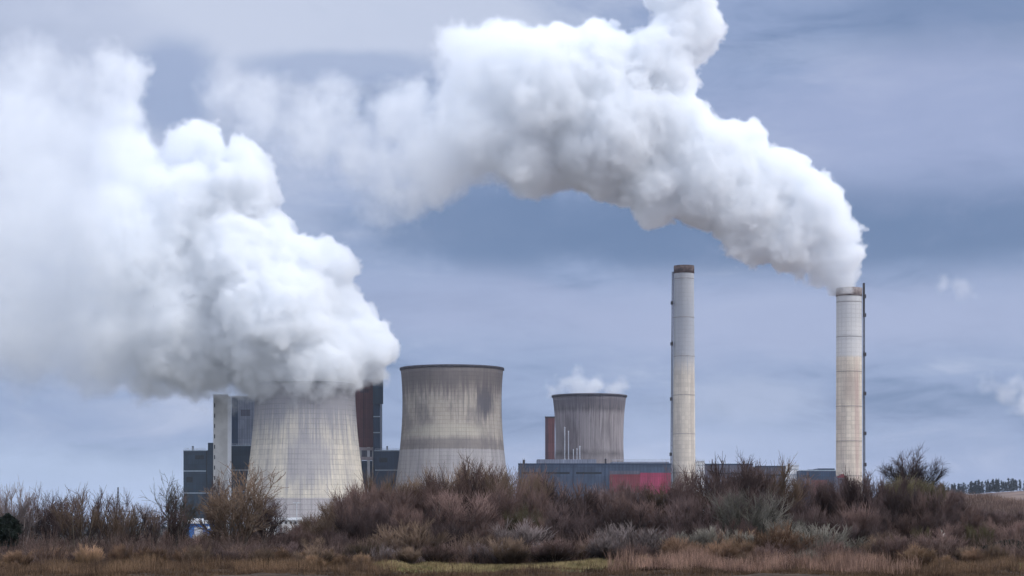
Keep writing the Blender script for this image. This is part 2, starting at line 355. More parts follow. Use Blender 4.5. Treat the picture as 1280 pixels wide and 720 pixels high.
def bld(name, label, x0, x1, ytop, Y, depth, wall, cat='building', parts=(), ybase=None, wname='wall'):
    """a thing at its foot; parts: (name, px0, px1, py_top, py_bottom, proud in m, material)"""
    s = Y / F; xc = (x0 + x1) / 2
    g0 = PLANT
    t = empty(name, ((xc - 640) * s, Y, g0), label, cat)
    zf = lambda py: ZC - (py - HOR) * s - g0; xf = lambda px: (px - xc) * s
    MB().box(xf(x0), xf(x1), 0, depth, 0 if ybase is None else zf(ybase), zf(ytop)).build(wname, wall, t)
    w0_ = [c_ for c_ in COL.objects if c_.parent == t][0]
    for (n, a, b2, yt, yb, pr, mat) in parts:
        if n.startswith('@'):    # sits on the roof, set back
            MB().box(xf(a), xf(b2), depth * .15, depth * .75, zf(yb) - .3, zf(yt)).build(n[1:], mat, t)
        elif n.startswith('~'):  # railing
            rb = MB(); z0, z1 = zf(yb), zf(yt); nn = max(2, int((xf(b2) - xf(a)) / 2.2))
            for i in range(nn + 1): rb.bar((lerp(xf(a), xf(b2), i / nn), .2, z0 - .1), (lerp(xf(a), xf(b2), i / nn), .2, z1), .07)
            rb.bar((xf(a), .2, z1), (xf(b2), .2, z1), .08); rb.bar((xf(a), .2, (z0 + z1) / 2), (xf(b2), .2, (z0 + z1) / 2), .06)
            rb.build(n[1:], mat, t)
        else:
            MB().box(xf(a), xf(b2), -pr, 0.3 if pr > 0 else 0.02, zf(yb), zf(yt)).build(n, mat, w0_ if n in ('louvre', 'window_strip', 'slit_window', 'window', 'roller_door', 'downpipe', 'gutter') else t)
    return t, zf, xf
# far left block, dark teal with pale seams
bld('boiler_house', 'dark teal three-banded block left of the tall pale stair tower', 229.3, 266, 563, 1230, 40, M_teal, parts=[
    ('gutter', 229.6, 258, 588, 589.6, .12, M_band), ('gutter', 229.6, 265.5, 615.6, 617, .12, M_band), ('@plant_room', 258, 265.6, 553, 563, 0, M_teal),
    ('~railing', 230, 257, 560.4, 563, 0, M_galv), ('downpipe', 257.6, 258.8, 563.6, 640, .3, M_dark), ('roller_door', 236, 248, 650, 676, .06, M_galv),
    ('louvre', 233, 241, 596, 603, .06, M_dark), ('louvre', 244, 255, 569, 574, .06, M_dark), ('coping', 229, 258.2, 562.6, 563.8, .2, M_band)])
bld('stair_tower', 'tall pale concrete stair tower beside the dark teal block', 266.6, 284.5, 494, 1215, 14, M_conc, cat='stair tower', parts=[
    *[('slit_window', 267.6, 268.9, y_, y_ + 5, .05, M_dark) for y_ in range(504, 640, 13)],
    ('corner_strip', 284.5, 289.2, 497, 676, .0, M_white), ('coping', 266.3, 284.9, 493, 494.6, .25, M_galv)])
bld('boiler_house', 'tall grey-blue panelled block between the stair tower and the steaming tower', 289.4, 322, 496, 1290, 60, M_greyblue, parts=[
    ('dark_strip', 289.6, 297.5, 497, 557, .4, M_navy), ('gutter', 289.6, 322, 556.6, 558.6, .7, M_band), ('coping', 289, 322.2, 495, 496.4, .3, M_galv),
    ('louvre', 301, 313, 512, 520, .1, M_mauve)])
bld('annex', 'low dark teal annex in front of the grey-blue panelled block', 284.6, 322, 557.5, 1250, 30, M_teal, parts=[
    ('gutter', 285, 316, 586.8, 588.4, .12, M_band), ('gutter', 285, 316, 614, 615.4, .12, M_band), ('~railing', 285, 312, 554.8, 557.5, 0, M_galv), ('louvre', 290, 300, 594, 600, .06, M_dark)])
# right of the steaming tower
bld('boiler_house', 'maroon clad tall block right of the steaming cooling tower', 436, 466.4, 474, 1280, 50, M_maroon, ybase=559, parts=[
    ('frame_leg', 449.2, 452, 559, 690, 0.3, M_conc), ('frame_leg', 459, 462.4, 559, 690, 0.3, M_white), ('frame_leg', 465.2, 468, 559, 690, 0.3, M_conc),
    ('floor_deck', 446, 468.2, 559.5, 563, 0.8, M_pink), ('floor_deck', 446, 468.2, 571, 575.5, .8, M_pink), ('recess_wall', 447, 467, 576, 690, -6, M_navy),
    ('recess_wall', 447, 468, 563, 571, -3, M_mauve), ('louvre', 450, 461, 486, 491, .08, M_maroon2), ('downpipe', 454.4, 455.2, 476, 559, .3, M_maroon2)])
bld('lift_tower', 'narrow dark blue lift tower with wider head beside the maroon block', 466.6, 475, 466.4, 1270, 22, M_navy, cat='lift tower', parts=[
    ('lift_head', 466.4, 479, 466, 505, 1.2, M_teal), ('gutter', 466.6, 475, 520, 521.4, .15, M_band), ('gutter', 466.6, 475, 540, 541.4, .15, M_band), ('coping', 466, 479.4, 465, 466.2, 1.5, M_steel)])
bld('annex', 'square dark blue annex between the steaming tower and the stained tower', 468.5, 500, 563.4, 1265, 35, M_navy, parts=[
    ('gutter', 469, 500, 587, 588.4, .12, M_band), ('coping', 468, 500.4, 562.6, 564, .25, M_band), ('~railing', 469, 499, 560.8, 563.4, 0, M_galv), ('louvre', 474, 484, 572, 578, .06, M_dark),
    ('roller_door', 486, 494, 640, 672, .06, M_galv)])
# turbine hall
hall, zf, xf = bld('turbine_hall', 'long flat grey-blue hall in front of the smallest cooling tower', 648, 838.6, 580, 1290, 60, M_slate, parts=[
    ('@roof_plant', 671.4, 746, 573.6, 580, 0, M_greyblue), ('@roof_plant', 766, 838, 576.6, 580, 0, M_greyblue), ('coping', 647.6, 839, 579.2, 581.4, .35, M_navy),
    ('red_panel', 762, 800, 593, 616, .3, M_red), ('magenta_panel', 800, 838.4, 591, 618, .35, M_magenta), ('maroon_panel', 762, 800, 588.5, 592.8, .2, M_mauve),
    ('downpipe', 676, 676.8, 581.4, 690, .4, M_navy), ('downpipe', 716, 716.8, 581.4, 606, .4, M_navy), ('downpipe', 756, 756.8, 581.4, 606, .4, M_navy),
    ('window_strip', 652, 672, 590, 592.6, .06, M_dark), ('window_strip', 680, 712, 590, 592.6, .06, M_dark), ('window_strip', 720, 752, 590, 592.6, .06, M_dark), ('~railing', 766, 838, 574.4, 576.8, 0, M_galv)])
bld('coal_bunker_tower', 'small maroon tower close against the smallest cooling tower', 682, 693.5, 521.6, 1360, 20, M_maroon, cat='tower block', parts=[
    ('dark_side', 681.4, 685.4, 521.2, 580, .3, M_maroon2), ('coping', 681, 693.8, 520.6, 522, .4, M_steel)])
for i, (px_, yt, wd, lab) in enumerate(((706.6, 533, 1.3, 'tallest thin white vent pipe in front of the smallest cooling tower'), (711.4, 538, 1.1, 'second tallest thin white vent pipe, just right of the tallest'),
                                   (717.5, 561, 1.0, 'shortest white vent pipe in the middle of the row on the hall roof'), (722, 560, 1.0, 'short white vent pipe second from the right on the hall roof'), (725.6, 557, 1.2, 'short white vent pipe at the right end of the row'))):
    s = 1300 / F; t = empty('vent_pipe', ((px_ - 640) * s, 1300 + 14, ZC + (HOR - 573.9) * s), lab, 'vent pipe', 'white vent pipes on the roof of the long hall')
    h_ = (573.6 - yt) * s
    MB().cyl(0, 0, 0, h_, wd * s * .5, n=10).build('pipe', M_galv, t); MB().cyl(0, 0, h_ - .2, h_ + .5, wd * s * .75, wd * s * .4, n=10).build('cowl', M_galv, t)
    MB().cyl(0, 0, 0, .6, wd * s * .9, n=10).build('base_collar', M_galv, t)
# behind and between the chimneys
bld('workshop_hall', 'grey-mauve hall immediately right of the slimmer chimney', 881, 941, 580.4, 1310, 50, M_mauve, parts=[('coping', 880.6, 941.4, 579.6, 581.4, .3, M_navy), ('downpipe', 911, 911.8, 581.4, 690, .3, M_navy),
    ('window_strip', 886, 934, 591, 593, .06, M_dark)])
bld('workshop_hall', 'slightly lower grey-mauve hall left of the glassy pale stair block', 944, 981.5, 583, 1310, 50, M_mauve, parts=[('coping', 943.6, 982, 582.2, 584, .3, M_navy), ('downpipe', 962, 962.8, 584, 690, .3, M_navy),
    ('window_strip', 948, 977, 593, 595, .06, M_dark)])
for a_, b2, yt, lab in ((870.3, 880.6, 577, 'narrow pale stair block just right of the slimmer chimney'), (982.5, 998.6, 582, 'wider pale stair block left of the dark blue switch house')):
    bld('stair_block', lab, a_, b2, yt, 1305, 18, M_white, cat='stair block', parts=[*[('landing', a_ + .3, b2 - .3, y_, y_ + .9, .2, M_band) for y_ in range(int(yt) + 4, 640, 7)],
        ('coping', a_ - .3, b2 + .3, yt - .8, yt + .6, .3, M_galv), ('~railing', a_, b2, yt - 3, yt, 0, M_galv)])
bld('switch_house', 'dark blue house with stepped roof left of the thicker chimney', 1000, 1045.4, 588, 1290, 35, M_navy, parts=[
    ('@roof_plant', 1024, 1045, 585.2, 588, 0, M_navy), ('@roof_plant', 1012, 1024, 586.6, 588, 0, M_slate), ('coping', 999.6, 1045.8, 587.4, 588.6, .3, M_band), ('maroon_panel', 1014, 1034, 600, 640, .2, M_maroon), ('louvre', 1004, 1012, 594, 598, .08, M_dark)])
bld('gas_house', 'small red-roofed house at the foot of the thicker chimney', 1047, 1058, 595.5, 1180, 12, M_mauve, parts=[('@roof_vent', 1052, 1055.5, 592.6, 595.6, 0, M_red), ('coping', 1046.6, 1058.4, 595, 597, .4, M_red), ('window_strip', 1049, 1056, 599, 600.4, .06, M_dark)])
# low things at the left foot
bld('storage_shed', 'bright blue shed with a white roof low behind the bare tree', 236, 264, 654, 640, 10, M_blue, cat='shed', parts=[('@roof_hood', 238, 250, 648, 654, 0, M_white), ('fascia', 233.5, 262, 650.5, 654.4, .5, M_white),
    ('roller_door', 243, 253, 659, 672, .06, M_galv), ('window_strip', 256, 262, 658, 661, .06, M_white)])
bld('tanker_trailer', 'white box trailer parked in front of the bright blue shed', 241, 258, 668.6, 600, 2.6, M_white, cat='trailer', parts=[('chassis', 241, 258, 676.2, 677.4, .1, M_steel), ('@roof_vent', 246, 249, 668, 668.6, 0, M_galv)], wname='box_body', ybase=676.4)[0].name
bld('pump_house', 'long low white roofed pump house at the foot of the steaming tower', 329, 376, 649, 1080, 12, M_conc, cat='building', parts=[('fascia', 328, 377, 646.8, 650.2, .8, M_white), *[('window', 332 + 6 * i, 335 + 6 * i, 652, 655, .06, M_dark) for i in range(7)],
    ('roller_door', 345, 351, 657, 666, .08, M_galv)])
def stackpipe(px, y0, y1, Y, r, name, label, mat, group=None):
    s = Y / F; t = empty(name, ((px - 640) * s, Y, ZC + (HOR - y0) * s), label, 'vent pipe', group)
    h_ = (y0 - y1) * s; MB().cyl(0, 0, 0, h_, r, n=12).build('pipe', mat, t); MB().cyl(0, 0, h_ - .2, h_ + .4, r * 1.3, r * .8, n=12).build('cowl', M_steel, t)
stackpipe(655, 580, 575.5, 1310, .7, 'exhaust_pipe', 'short dark exhaust pipe at the left end of the long hall roof', M_steel)
stackpipe(757, 580, 574, 1310, .6, 'exhaust_pipe', 'short dark exhaust pipe in the notch between the two roof blocks of the long hall', M_steel)
stackpipe(903, 580.4, 576.5, 1325, .6, 'exhaust_pipe', 'short pipe on the roof of the grey-mauve hall right of the slimmer chimney', M_galv)
stackpipe(930, 580.4, 577.5, 1325, .9, 'exhaust_pipe', 'stubby vent near the right end of the grey-mauve hall roof', M_galv)
stackpipe(484, 563.4, 558.5, 1275, .5, 'exhaust_pipe', 'thin pipe on the square dark blue annex roof', M_galv)
stackpipe(241, 563, 558.6, 1245, .6, 'exhaust_pipe', 'thin pipe on the dark teal block roof', M_galv)
# mast and wires far left
s = 900 / F
t = empty('lattice_mast', ((147.6 - 640) * s, 900, PLANT), 'thin lattice mast rising behind the bare trees far left', 'mast')
zt = ZC + (HOR - 609) * s - PLANT
mb = MB(); prev = None
for k_ in range(17):
    z_ = zt * k_ / 16; r_ = lerp(1.6, .12, k_ / 16); cs = [(r_, r_, z_), (-r_, r_, z_), (-r_, -r_, z_), (r_, -r_, z_)]
    if prev:
        for i in range(4): mb.bar(prev[i], cs[i], .10); mb.bar(prev[i], cs[(i + 1) % 4], .06)
    prev = cs
mb.build('lattice', M_steel, t)
mb = MB()
for z_, w_ in ((zt * .62, 6.0), (zt * .74, 4.5)): mb.bar((-w_, 0, z_), (w_, 0, z_), .14); mb.bar((-w_, 0, z_), (0, 0, z_ + 1.2), .08); mb.bar((w_, 0, z_), (0, 0, z_ + 1.2), .08)
mb.build('cross_arm', M_steel, t)
for wx in (-6, 6):
    mb = MB(); pts = []
    for i in range(41):
        u = i / 40; pts.append((lerp(wx, 150 + wx, u), lerp(0, 300, u), zt * .62 - 7 * 4 * u * (1 - u) - 2 * u))
    for a_, b2 in zip(pts, pts[1:]): mb.bar(a_, b2, .07)
    mb.build('power_line', M_steel, t)
s = 800 / F
t = empty('lamp_mast', ((371 - 640) * s, 800, PLANT), 'slim light pole in front of the steaming tower foot', 'lamp')
h_ = ZC + (HOR - 629) * s - PLANT
MB().cyl(0, 0, 0, h_, .22, .12, n=8).build('pole', M_galv, t); MB().box(-1.4, 1.4, -.3, .3, h_, h_ + .35).build('lamp_head', M_galv, t)

# ------------------------------------------------------------------ ground: one sheet to the horizon
def ground():
    def axis(n, a, k): u = np.linspace(-1, 1, n); return np.sinh(u * k) / math.sinh(k) * a
    xs = axis(260, 14000, 7.2)
    ys = np.concatenate([np.linspace(-400, 60, 8), np.linspace(70, 160, 150), 160 + (np.sinh(np.linspace(0.02, 1, 110) * 5.2) / math.sinh(5.2)) * 17000])
    X, Y_ = np.meshgrid(xs, ys); Z = ground_z(X, Y_)
    me = bpy.data.meshes.new('ground'); ny, nx = X.shape
    me.vertices.add(nx * ny); me.vertices.foreach_set('co', np.stack([X, Y_, Z], -1).astype(np.float32).ravel())
    i = np.arange((ny - 1) * (nx - 1)); r_ = i // (nx - 1) * nx + i % (nx - 1)
    q = np.stack([r_, r_ + 1, r_ + nx + 1, r_ + nx], -1).astype(np.int32)
    me.loops.add(q.size); me.loops.foreach_set('vertex_index', q.ravel()); me.polygons.add(len(q))
    me.polygons.foreach_set('loop_start', (np.arange(len(q)) * 4).astype(np.int32)); me.polygons.foreach_set('use_smooth', np.ones(len(q), bool)); me.update(); me.validate()
    o = bpy.data.objects.new('ground', me); COL.objects.link(o)
    m, q, p = newmat('ground', 0.95, 0.1)
    co = q.node('ShaderNodeTexCoord').outputs['Object']; x, y, z = q.xyz(co)
    n = q.noise(co, 0.35, 8, 0.65); n2 = q.noise(co, 0.02, 5, 0.6); n3 = q.noise(co, 3.0, 6, 0.7)
    soil = q.mix(q.ramp(n3, 0.3, 0.7), (0.018, 0.012, 0.009, 1), (0.075, 0.05, 0.032, 1))
    grass = q.mix(q.ramp(n3, 0.3, 0.7), (0.05, 0.055, 0.018, 1), (0.17, 0.15, 0.055, 1))
    litter = q.mix(q.ramp(n3, 0.3, 0.7), (0.02, 0.015, 0.013, 1), (0.08, 0.058, 0.042, 1))
    gb = q.m('MULTIPLY', q.ramp(q.m('ADD', y, q.m('MULTIPLY', n, 5)), 94.5, 97.0), q.ramp(q.m('ADD', y, q.m('MULTIPLY', n, 6)), 101.5, 105.0, 1.0, 0.0))
    near = q.mix(gb, q.mix(q.ramp(y, 98, 106), soil, litter), grass)
    mauve = q.mix(q.ramp(n2, 0.35, 0.65), (0.10, 0.07, 0.062, 1), (0.19, 0.135, 0.105, 1))
    plain_ = q.mix(q.ramp(n2, 0.35, 0.65), (0.06, 0.065, 0.05, 1), (0.13, 0.115, 0.085, 1))
    col = q.mix(q.ramp(y, 160, 300), near, plain_)
    col = q.mix(q.m('MULTIPLY', q.ramp(y, 150, 210), q.ramp(x, 32, 52)), col, mauve)
    q.put(p.inputs['Base Color'], col); me.materials.append(m)
    tag(o, kind='structure')
ground()
# ------------------------------------------------------------------ bare shrubs and trees
rng = np.random.default_rng(7)
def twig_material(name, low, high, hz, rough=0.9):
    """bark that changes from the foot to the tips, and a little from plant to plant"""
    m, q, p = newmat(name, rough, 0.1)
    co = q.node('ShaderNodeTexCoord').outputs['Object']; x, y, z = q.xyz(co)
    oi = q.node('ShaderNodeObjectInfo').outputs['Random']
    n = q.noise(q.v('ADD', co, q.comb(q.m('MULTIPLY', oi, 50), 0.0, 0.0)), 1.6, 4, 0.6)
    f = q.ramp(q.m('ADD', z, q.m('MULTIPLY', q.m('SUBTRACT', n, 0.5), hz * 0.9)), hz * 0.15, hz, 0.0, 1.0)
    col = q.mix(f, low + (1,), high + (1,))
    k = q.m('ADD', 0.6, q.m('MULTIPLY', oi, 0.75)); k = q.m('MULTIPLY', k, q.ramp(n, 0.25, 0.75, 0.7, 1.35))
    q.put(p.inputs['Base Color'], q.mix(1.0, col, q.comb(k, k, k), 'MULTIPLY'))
    return m

class Twigs:
    """polylines with radii, turned into three-sided tapering tubes"""
    def __init__(s): s.P = []; s.Rr = []
    def add(s, pts, r0, r1): s.P.append(np.asarray(pts, np.float32)); s.Rr.append(np.linspace(r0, r1, len(pts), dtype=np.float32))
    def mesh(s, name, mat, sides=3):
        by = {}
        for p_, r_ in zip(s.P, s.Rr): by.setdefault(len(p_), []).append((p_, r_))
        V = []; Q = []; base = 0
        for n, lst in by.items():
            A = np.stack([a for a, _ in lst]); B = np.stack([r for _, r in lst])           # (m,n,3) (m,n)
            T = np.gradient(A, axis=1); T /= np.linalg.norm(T, axis=2, keepdims=True) + 1e-9
            ref = np.where(np.abs(T[..., 2:3]) > .8, np.array([[[1., 0, 0]]]), np.array([[[0, 0, 1.]]]))
            U = np.cross(T, ref); U /= np.linalg.norm(U, axis=2, keepdims=True) + 1e-9; W_ = np.cross(T, U)
            ring = []
            for k_ in range(sides):
                a = 2 * math.pi * k_ / sides; ring.append(A + (U * math.cos(a) + W_ * math.sin(a)) * B[..., None])
            ring = np.stack(ring, 2)                                                          # (m,n,sides,3)
            m_ = len(lst); V.append(ring.reshape(-1, 3))
            idx = (np.arange(m_ * n * sides) + base).reshape(m_, n, sides)
            a = idx[:, :-1]; b2 = idx[:, 1:]
            Q.append(np.stack([a, np.roll(a, -1, 2), np.roll(b2, -1, 2), b2], -1).reshape(-1, 4)); base += m_ * n * sides
        V = np.concatenate(V).astype(np.float32); Q = np.concatenate(Q).astype(np.int32)
        me = bpy.data.meshes.new(name); me.vertices.add(len(V)); me.vertices.foreach_set('co', V.ravel())
        me.loops.add(Q.size); me.loops.foreach_set('vertex_index', Q.ravel()); me.polygons.add(len(Q))
        me.polygons.foreach_set('loop_start', (np.arange(len(Q)) * 4).astype(np.int32)); me.polygons.foreach_set('use_smooth', np.ones(len(Q), bool))
        me.update(); me.materials.append(mat)
        return me

def unit(v): return v / (np.linalg.norm(v) + 1e-9)
def path(rg, start, d, length, n, up, wob):
    """a stem that wanders and turns slowly upwards"""
    pts = [start]; d = unit(d); st = length / (n - 1)
    for _ in range(n - 1):
        d = unit(d + np.array([0, 0, up]) + rg.normal(0, wob, 3)); pts.append(pts[-1] + d * st)
    return np.array(pts), d
def off(rg, d, ang):
    r_ = rg.normal(0, 1, 3); r_ = unit(r_ - d * np.dot(r_, d)); return unit(d * math.cos(ang) + r_ * math.sin(ang))

def shrub_meshes(seed, nstem=15, splay=0.5, nb=17, nt_=8, blen=0.36, tlen=0.15, up=0.08, ang=0.42, stem_r=0.0085, name='shrub', mats=None, wob=0.065, low=0.15, tr=0.0030, first='stems', second='twigs'):
    """a many-stemmed bare shrub one metre high; returns the meshes of its stems and its twigs"""
    rg = np.random.default_rng(seed); S = Twigs(); T = Twigs()
    for i in range(nstem):
        a = rg.uniform(0, 2 * math.pi); sp = splay * math.sqrt(rg.uniform(0, 1)); L = rg.uniform(0.72, 1.02) * (1 - 0.22 * sp)
        d = np.array([math.cos(a) * math.sin(sp), math.sin(a) * math.sin(sp), math.cos(sp)])
        st = np.array([math.cos(a) * .05 * rg.uniform(0, 1), math.sin(a) * .05 * rg.uniform(0, 1), -0.03])
        pts, _ = path(rg, st, d, L, 8, up * .5, wob * .6); S.add(pts, stem_r * rg.uniform(.6, 1.1), tr * 1.2)
        for j in range(nb):
            u = rg.uniform(low, 0.96) ** .9 * 7; k_ = min(int(u), 6); p0 = pts[k_] + (pts[k_ + 1] - pts[k_]) * (u - k_); dd = unit(pts[k_ + 1] - pts[k_])
            bl = blen * rg.uniform(.5, 1.1) * (1.1 - 0.6 * u / 7)
            bp, _ = path(rg, p0, off(rg, dd, ang * rg.uniform(.6, 1.5)), bl, 5, up * 1.6, wob); T.add(bp, tr * 1.5, tr * .75)
            for _ in range(nt_):
                v = rg.uniform(.15, 1.0) * 3.99; k2 = int(v); q0 = bp[k2] + (bp[k2 + 1] - bp[k2]) * (v - k2)
                tp, _ = path(rg, q0, off(rg, unit(bp[k2 + 1] - bp[k2]), ang * rg.uniform(.5, 1.5)), tlen * rg.uniform(.5, 1.3), 3, up * 1.2, wob * 1.3); T.add(tp, tr * .9, tr * .45)
    top = np.percentile(np.concatenate([p_[:, 2] for p_ in T.P]), 99.2)
    for tw in (S, T): tw.P = [p_ / top for p_ in tw.P]
    return S.mesh(first, mats[0]), T.mesh(second, mats[1])

def tree_meshes(seed, trunk_h=0.35, nl=8, splay=0.7, levels=3, name='tree', mats=None, r0=0.016, up=0.06, kids=(5, 6, 6), droop=0.0, l0=0.5, tr=0.0022, flat=1.0):
    """a bare tree one metre high with a short trunk; returns trunk and crown"""
    rg = np.random.default_rng(seed); S = Twigs(); T = Twigs()
    tp, d = path(rg, np.array([0, 0, -0.03]), np.array([rg.normal(0, .05), rg.normal(0, .05), 1]), trunk_h + .03, 6, .05, .05); S.add(tp, r0, r0 * .75)
    def rec(p0, d_, L, r_, lv):
        pts, de = path(rg, p0, d_, L, 6 if lv < 2 else 4, up, .10 + .03 * lv)
        (S if lv == 0 else T).add(pts, r_, max(r_ * .45, tr * .5))
        if lv >= levels: return
        for _ in range(kids[lv]):
            n = len(pts) - 1; u = rg.uniform(.25, 1.0) * (n - .01); k_ = int(u); q0 = pts[k_] + (pts[k_ + 1] - pts[k_]) * (u - k_)
            rec(q0, off(rg, unit(pts[k_ + 1] - pts[k_]), rg.uniform(.3, .85)), L * rg.uniform(.4, .68), max(r_ * .5, tr), lv + 1)
    for i in range(nl):
        a = 2 * math.pi * (i + rg.uniform(0, .7)) / nl; sp = splay * rg.uniform(.25, 1.0); u = rg.uniform(.45, 1.0) if i else 1.0; k_ = min(int(u * 5), 4)
        rec(tp[k_] + (tp[k_ + 1] - tp[k_]) * (u * 5 - k_) if u < 1 else tp[-1], np.array([math.cos(a) * math.sin(sp), math.sin(a) * math.sin(sp), math.cos(sp) * flat]), l0 * rg.uniform(.75, 1.1), r0 * .5, 0)
    return S.mesh('trunk', mats[0]), T.mesh('crown', mats[1])

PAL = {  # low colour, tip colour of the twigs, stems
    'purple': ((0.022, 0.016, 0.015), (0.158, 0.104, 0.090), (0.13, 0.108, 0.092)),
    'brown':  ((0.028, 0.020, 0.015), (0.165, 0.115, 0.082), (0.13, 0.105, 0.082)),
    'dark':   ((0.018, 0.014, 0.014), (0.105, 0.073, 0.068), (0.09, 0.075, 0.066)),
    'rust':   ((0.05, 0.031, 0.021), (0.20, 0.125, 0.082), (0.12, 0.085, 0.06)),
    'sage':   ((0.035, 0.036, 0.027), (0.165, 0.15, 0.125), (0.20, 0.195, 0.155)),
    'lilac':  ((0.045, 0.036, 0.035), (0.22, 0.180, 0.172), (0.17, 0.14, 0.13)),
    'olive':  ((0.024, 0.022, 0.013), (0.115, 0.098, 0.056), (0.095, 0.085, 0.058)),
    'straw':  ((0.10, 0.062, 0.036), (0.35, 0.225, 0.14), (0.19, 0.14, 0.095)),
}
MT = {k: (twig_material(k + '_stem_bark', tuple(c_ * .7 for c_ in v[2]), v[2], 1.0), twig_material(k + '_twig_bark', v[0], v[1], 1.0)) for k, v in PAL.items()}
PROTO = []
for i, kw in enumerate((dict(), dict(nstem=18, splay=.40, up=.10, ang=.36), dict(nstem=13, splay=.65, up=.12), dict(nstem=20, splay=.32, ang=.33, blen=.30, up=.10),
                        dict(nstem=15, splay=.58, nb=20), dict(nstem=14, splay=.5, ang=.5, wob=.09), dict(nstem=16, splay=.48, up=.12, tlen=.2, ang=.38), dict(nstem=22, splay=.62, nb=13, up=.1, ang=.36))):
    PROTO.append(shrub_meshes(100 + i, mats=MT['purple'], **kw))
# low, wide and dense ones for the front
LOWP = [shrub_meshes(200 + i, nstem=34, splay=.9, nb=10, nt_=6, blen=.4, tlen=.2, up=.10, ang=.42, stem_r=.009, mats=MT['purple'], tr=.0055, low=.1) for i in range(4)]
TREEP = {}
SHRUB0 = {}
def put(name, pair, names, mat, x, y, h, wide, label, cat, group, rz):
    """first use and copies alike: an Empty at the foot with its two parts"""
    t = empty(name, (x, y, gz(x, y) - 0.03), label, cat, group, rz)
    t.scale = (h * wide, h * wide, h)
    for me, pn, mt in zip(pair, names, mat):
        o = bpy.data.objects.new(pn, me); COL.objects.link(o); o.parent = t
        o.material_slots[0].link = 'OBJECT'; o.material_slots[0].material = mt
    return t

SKY_X = [0, 60, 200, 300, 380, 405, 425, 445, 470, 500, 540, 590, 615, 640, 680, 720, 745, 765, 790, 820, 850, 870, 900, 935, 970, 990, 1010, 1030, 1060, 1085, 1105, 1140, 1170, 1195, 1220, 1260, 1290]
SKY_Y = [678, 678, 674, 664, 652, 640, 625, 614, 604, 599, 596, 586, 590, 597, 600, 603, 609, 601, 596, 604, 597, 600, 590, 585, 590, 602, 611, 611, 606, 600, 598, 600, 606, 618, 634, 642, 645]
ZONES = [(205, 'left of the dark teal block'), (430, 'below the steaming cooling tower'), (645, 'below the stained steamless tower'), (842, 'below the long grey-blue hall'), (1085, 'below the two chimneys'), (2000, 'on the slope at the right edge')]
CW = {'purple': 'purple-brown', 'brown': 'dull brown', 'dark': 'dark grey-brown', 'rust': 'rust-tipped', 'sage': 'grey-green', 'lilac': 'pale lilac-grey', 'olive': 'olive-brown', 'straw': 'straw-coloured'}
ROWW = ['tall', 'middle height', 'short']
def tint(px, depth, rg):
    """which colour the photograph shows where"""
    u = rg.uniform()
    if depth == 0:
        if px < 205: return 'purple' if u < .4 else 'dark'
        if px < 430: return 'dark' if u < .4 else ('purple' if u < .8 else 'brown')
        if px < 645: return 'purple' if u < .85 else 'brown'
        if px < 842: return 'purple' if u < .55 else ('brown' if u < .7 else 'dark')
        if px < 1085: return 'dark' if u < .55 else ('brown' if u < .75 else 'purple')
        return 'dark' if u < .5 else ('olive' if u < .58 else 'purple')
    if depth == 1:
        if px < 205: return 'dark' if u < .4 else ('purple' if u < .75 else 'brown')
        if px < 430: return 'dark' if u < .4 else ('purple' if u < .7 else 'brown')
        if px < 842: return 'dark' if u < .55 else ('purple' if u < .94 else 'olive')
        if px < 1085: return 'dark' if u < .6 else ('sage' if u < .72 else 'purple')
        return 'olive' if u < .12 else ('dark' if u < .6 else 'purple')
    if px < 205: return 'rust' if u < .35 else 'dark'
    if px < 430: return 'rust' if u < .4 else ('dark' if u < .7 else 'brown')
    if px < 645: return 'olive' if u < .12 else ('brown' if u < .6 else 'purple')
    if px < 842: return 'lilac' if u < .4 else ('purple' if u < .9 else 'olive')
    if px < 1085: return 'rust' if u < .4 else ('sage' if u < .55 else 'purple')
    return 'purple' if u < .35 else ('brown' if u < .6 else 'dark')
rg = np.random.default_rng(11)
rows = [(144, 0, 1.0, 1.2), (134, 0, .93, 1.6), (125, 0, .78, 1.75), (116, 1, .63, 1.65), (109.5, 1, .47, 1.8), (103.5, 2, .31, 2.1), (99.5, 2, .17, 2.5)]
count = 0
for (Y, dep, frac, gap) in rows:
    px = -25.0
    while px < 1305:
        if px < 215 and dep < 2 and rg.uniform() < .35: px += 14; continue
        top = float(np.interp(px, SKY_X, SKY_Y)) - (5.5 if 400 < px < 690 or 860 < px < 1080 else (-5 if 740 < px < 842 else 0)) + rg.normal(0, 3.0)
        yy = Y + rg.uniform(-2.5, 2.5); x = (px - 640) / F * yy; g = gz(x, yy)
        base = 655 + (ZC - g) / yy * F
        t_ = lerp(698, top, frac) + (0 if frac == 1 else rg.uniform(-13, 11))
        h = max(0.9, (base - t_) / F * yy)
        col = tint(px, dep, rg); zone = next(z_ for e_, z_ in ZONES if px < e_)
        pair = (PROTO if dep < 2 else LOWP)[rg.integers(len(PROTO if dep < 2 else LOWP))]
        lab = f"{ROWW[dep]} {CW[col]} bare shrub in the thicket {zone}"
        put('bare_shrub', pair, ('stems', 'twigs'), MT[col], x, yy, h, rg.uniform(.95, 1.3) * (1.0 if dep < 2 else 1.35), lab, 'shrub', f"{ROWW[dep]} {CW[col]} shrubs {zone}", rg.uniform(0, 6.28))
        count += 1
        px += gap * h * .42 / yy * F * rg.uniform(.75, 1.25) * (1.0 if dep == 0 else (1.35 if dep == 1 else 1.5))
print('shrubs', count)
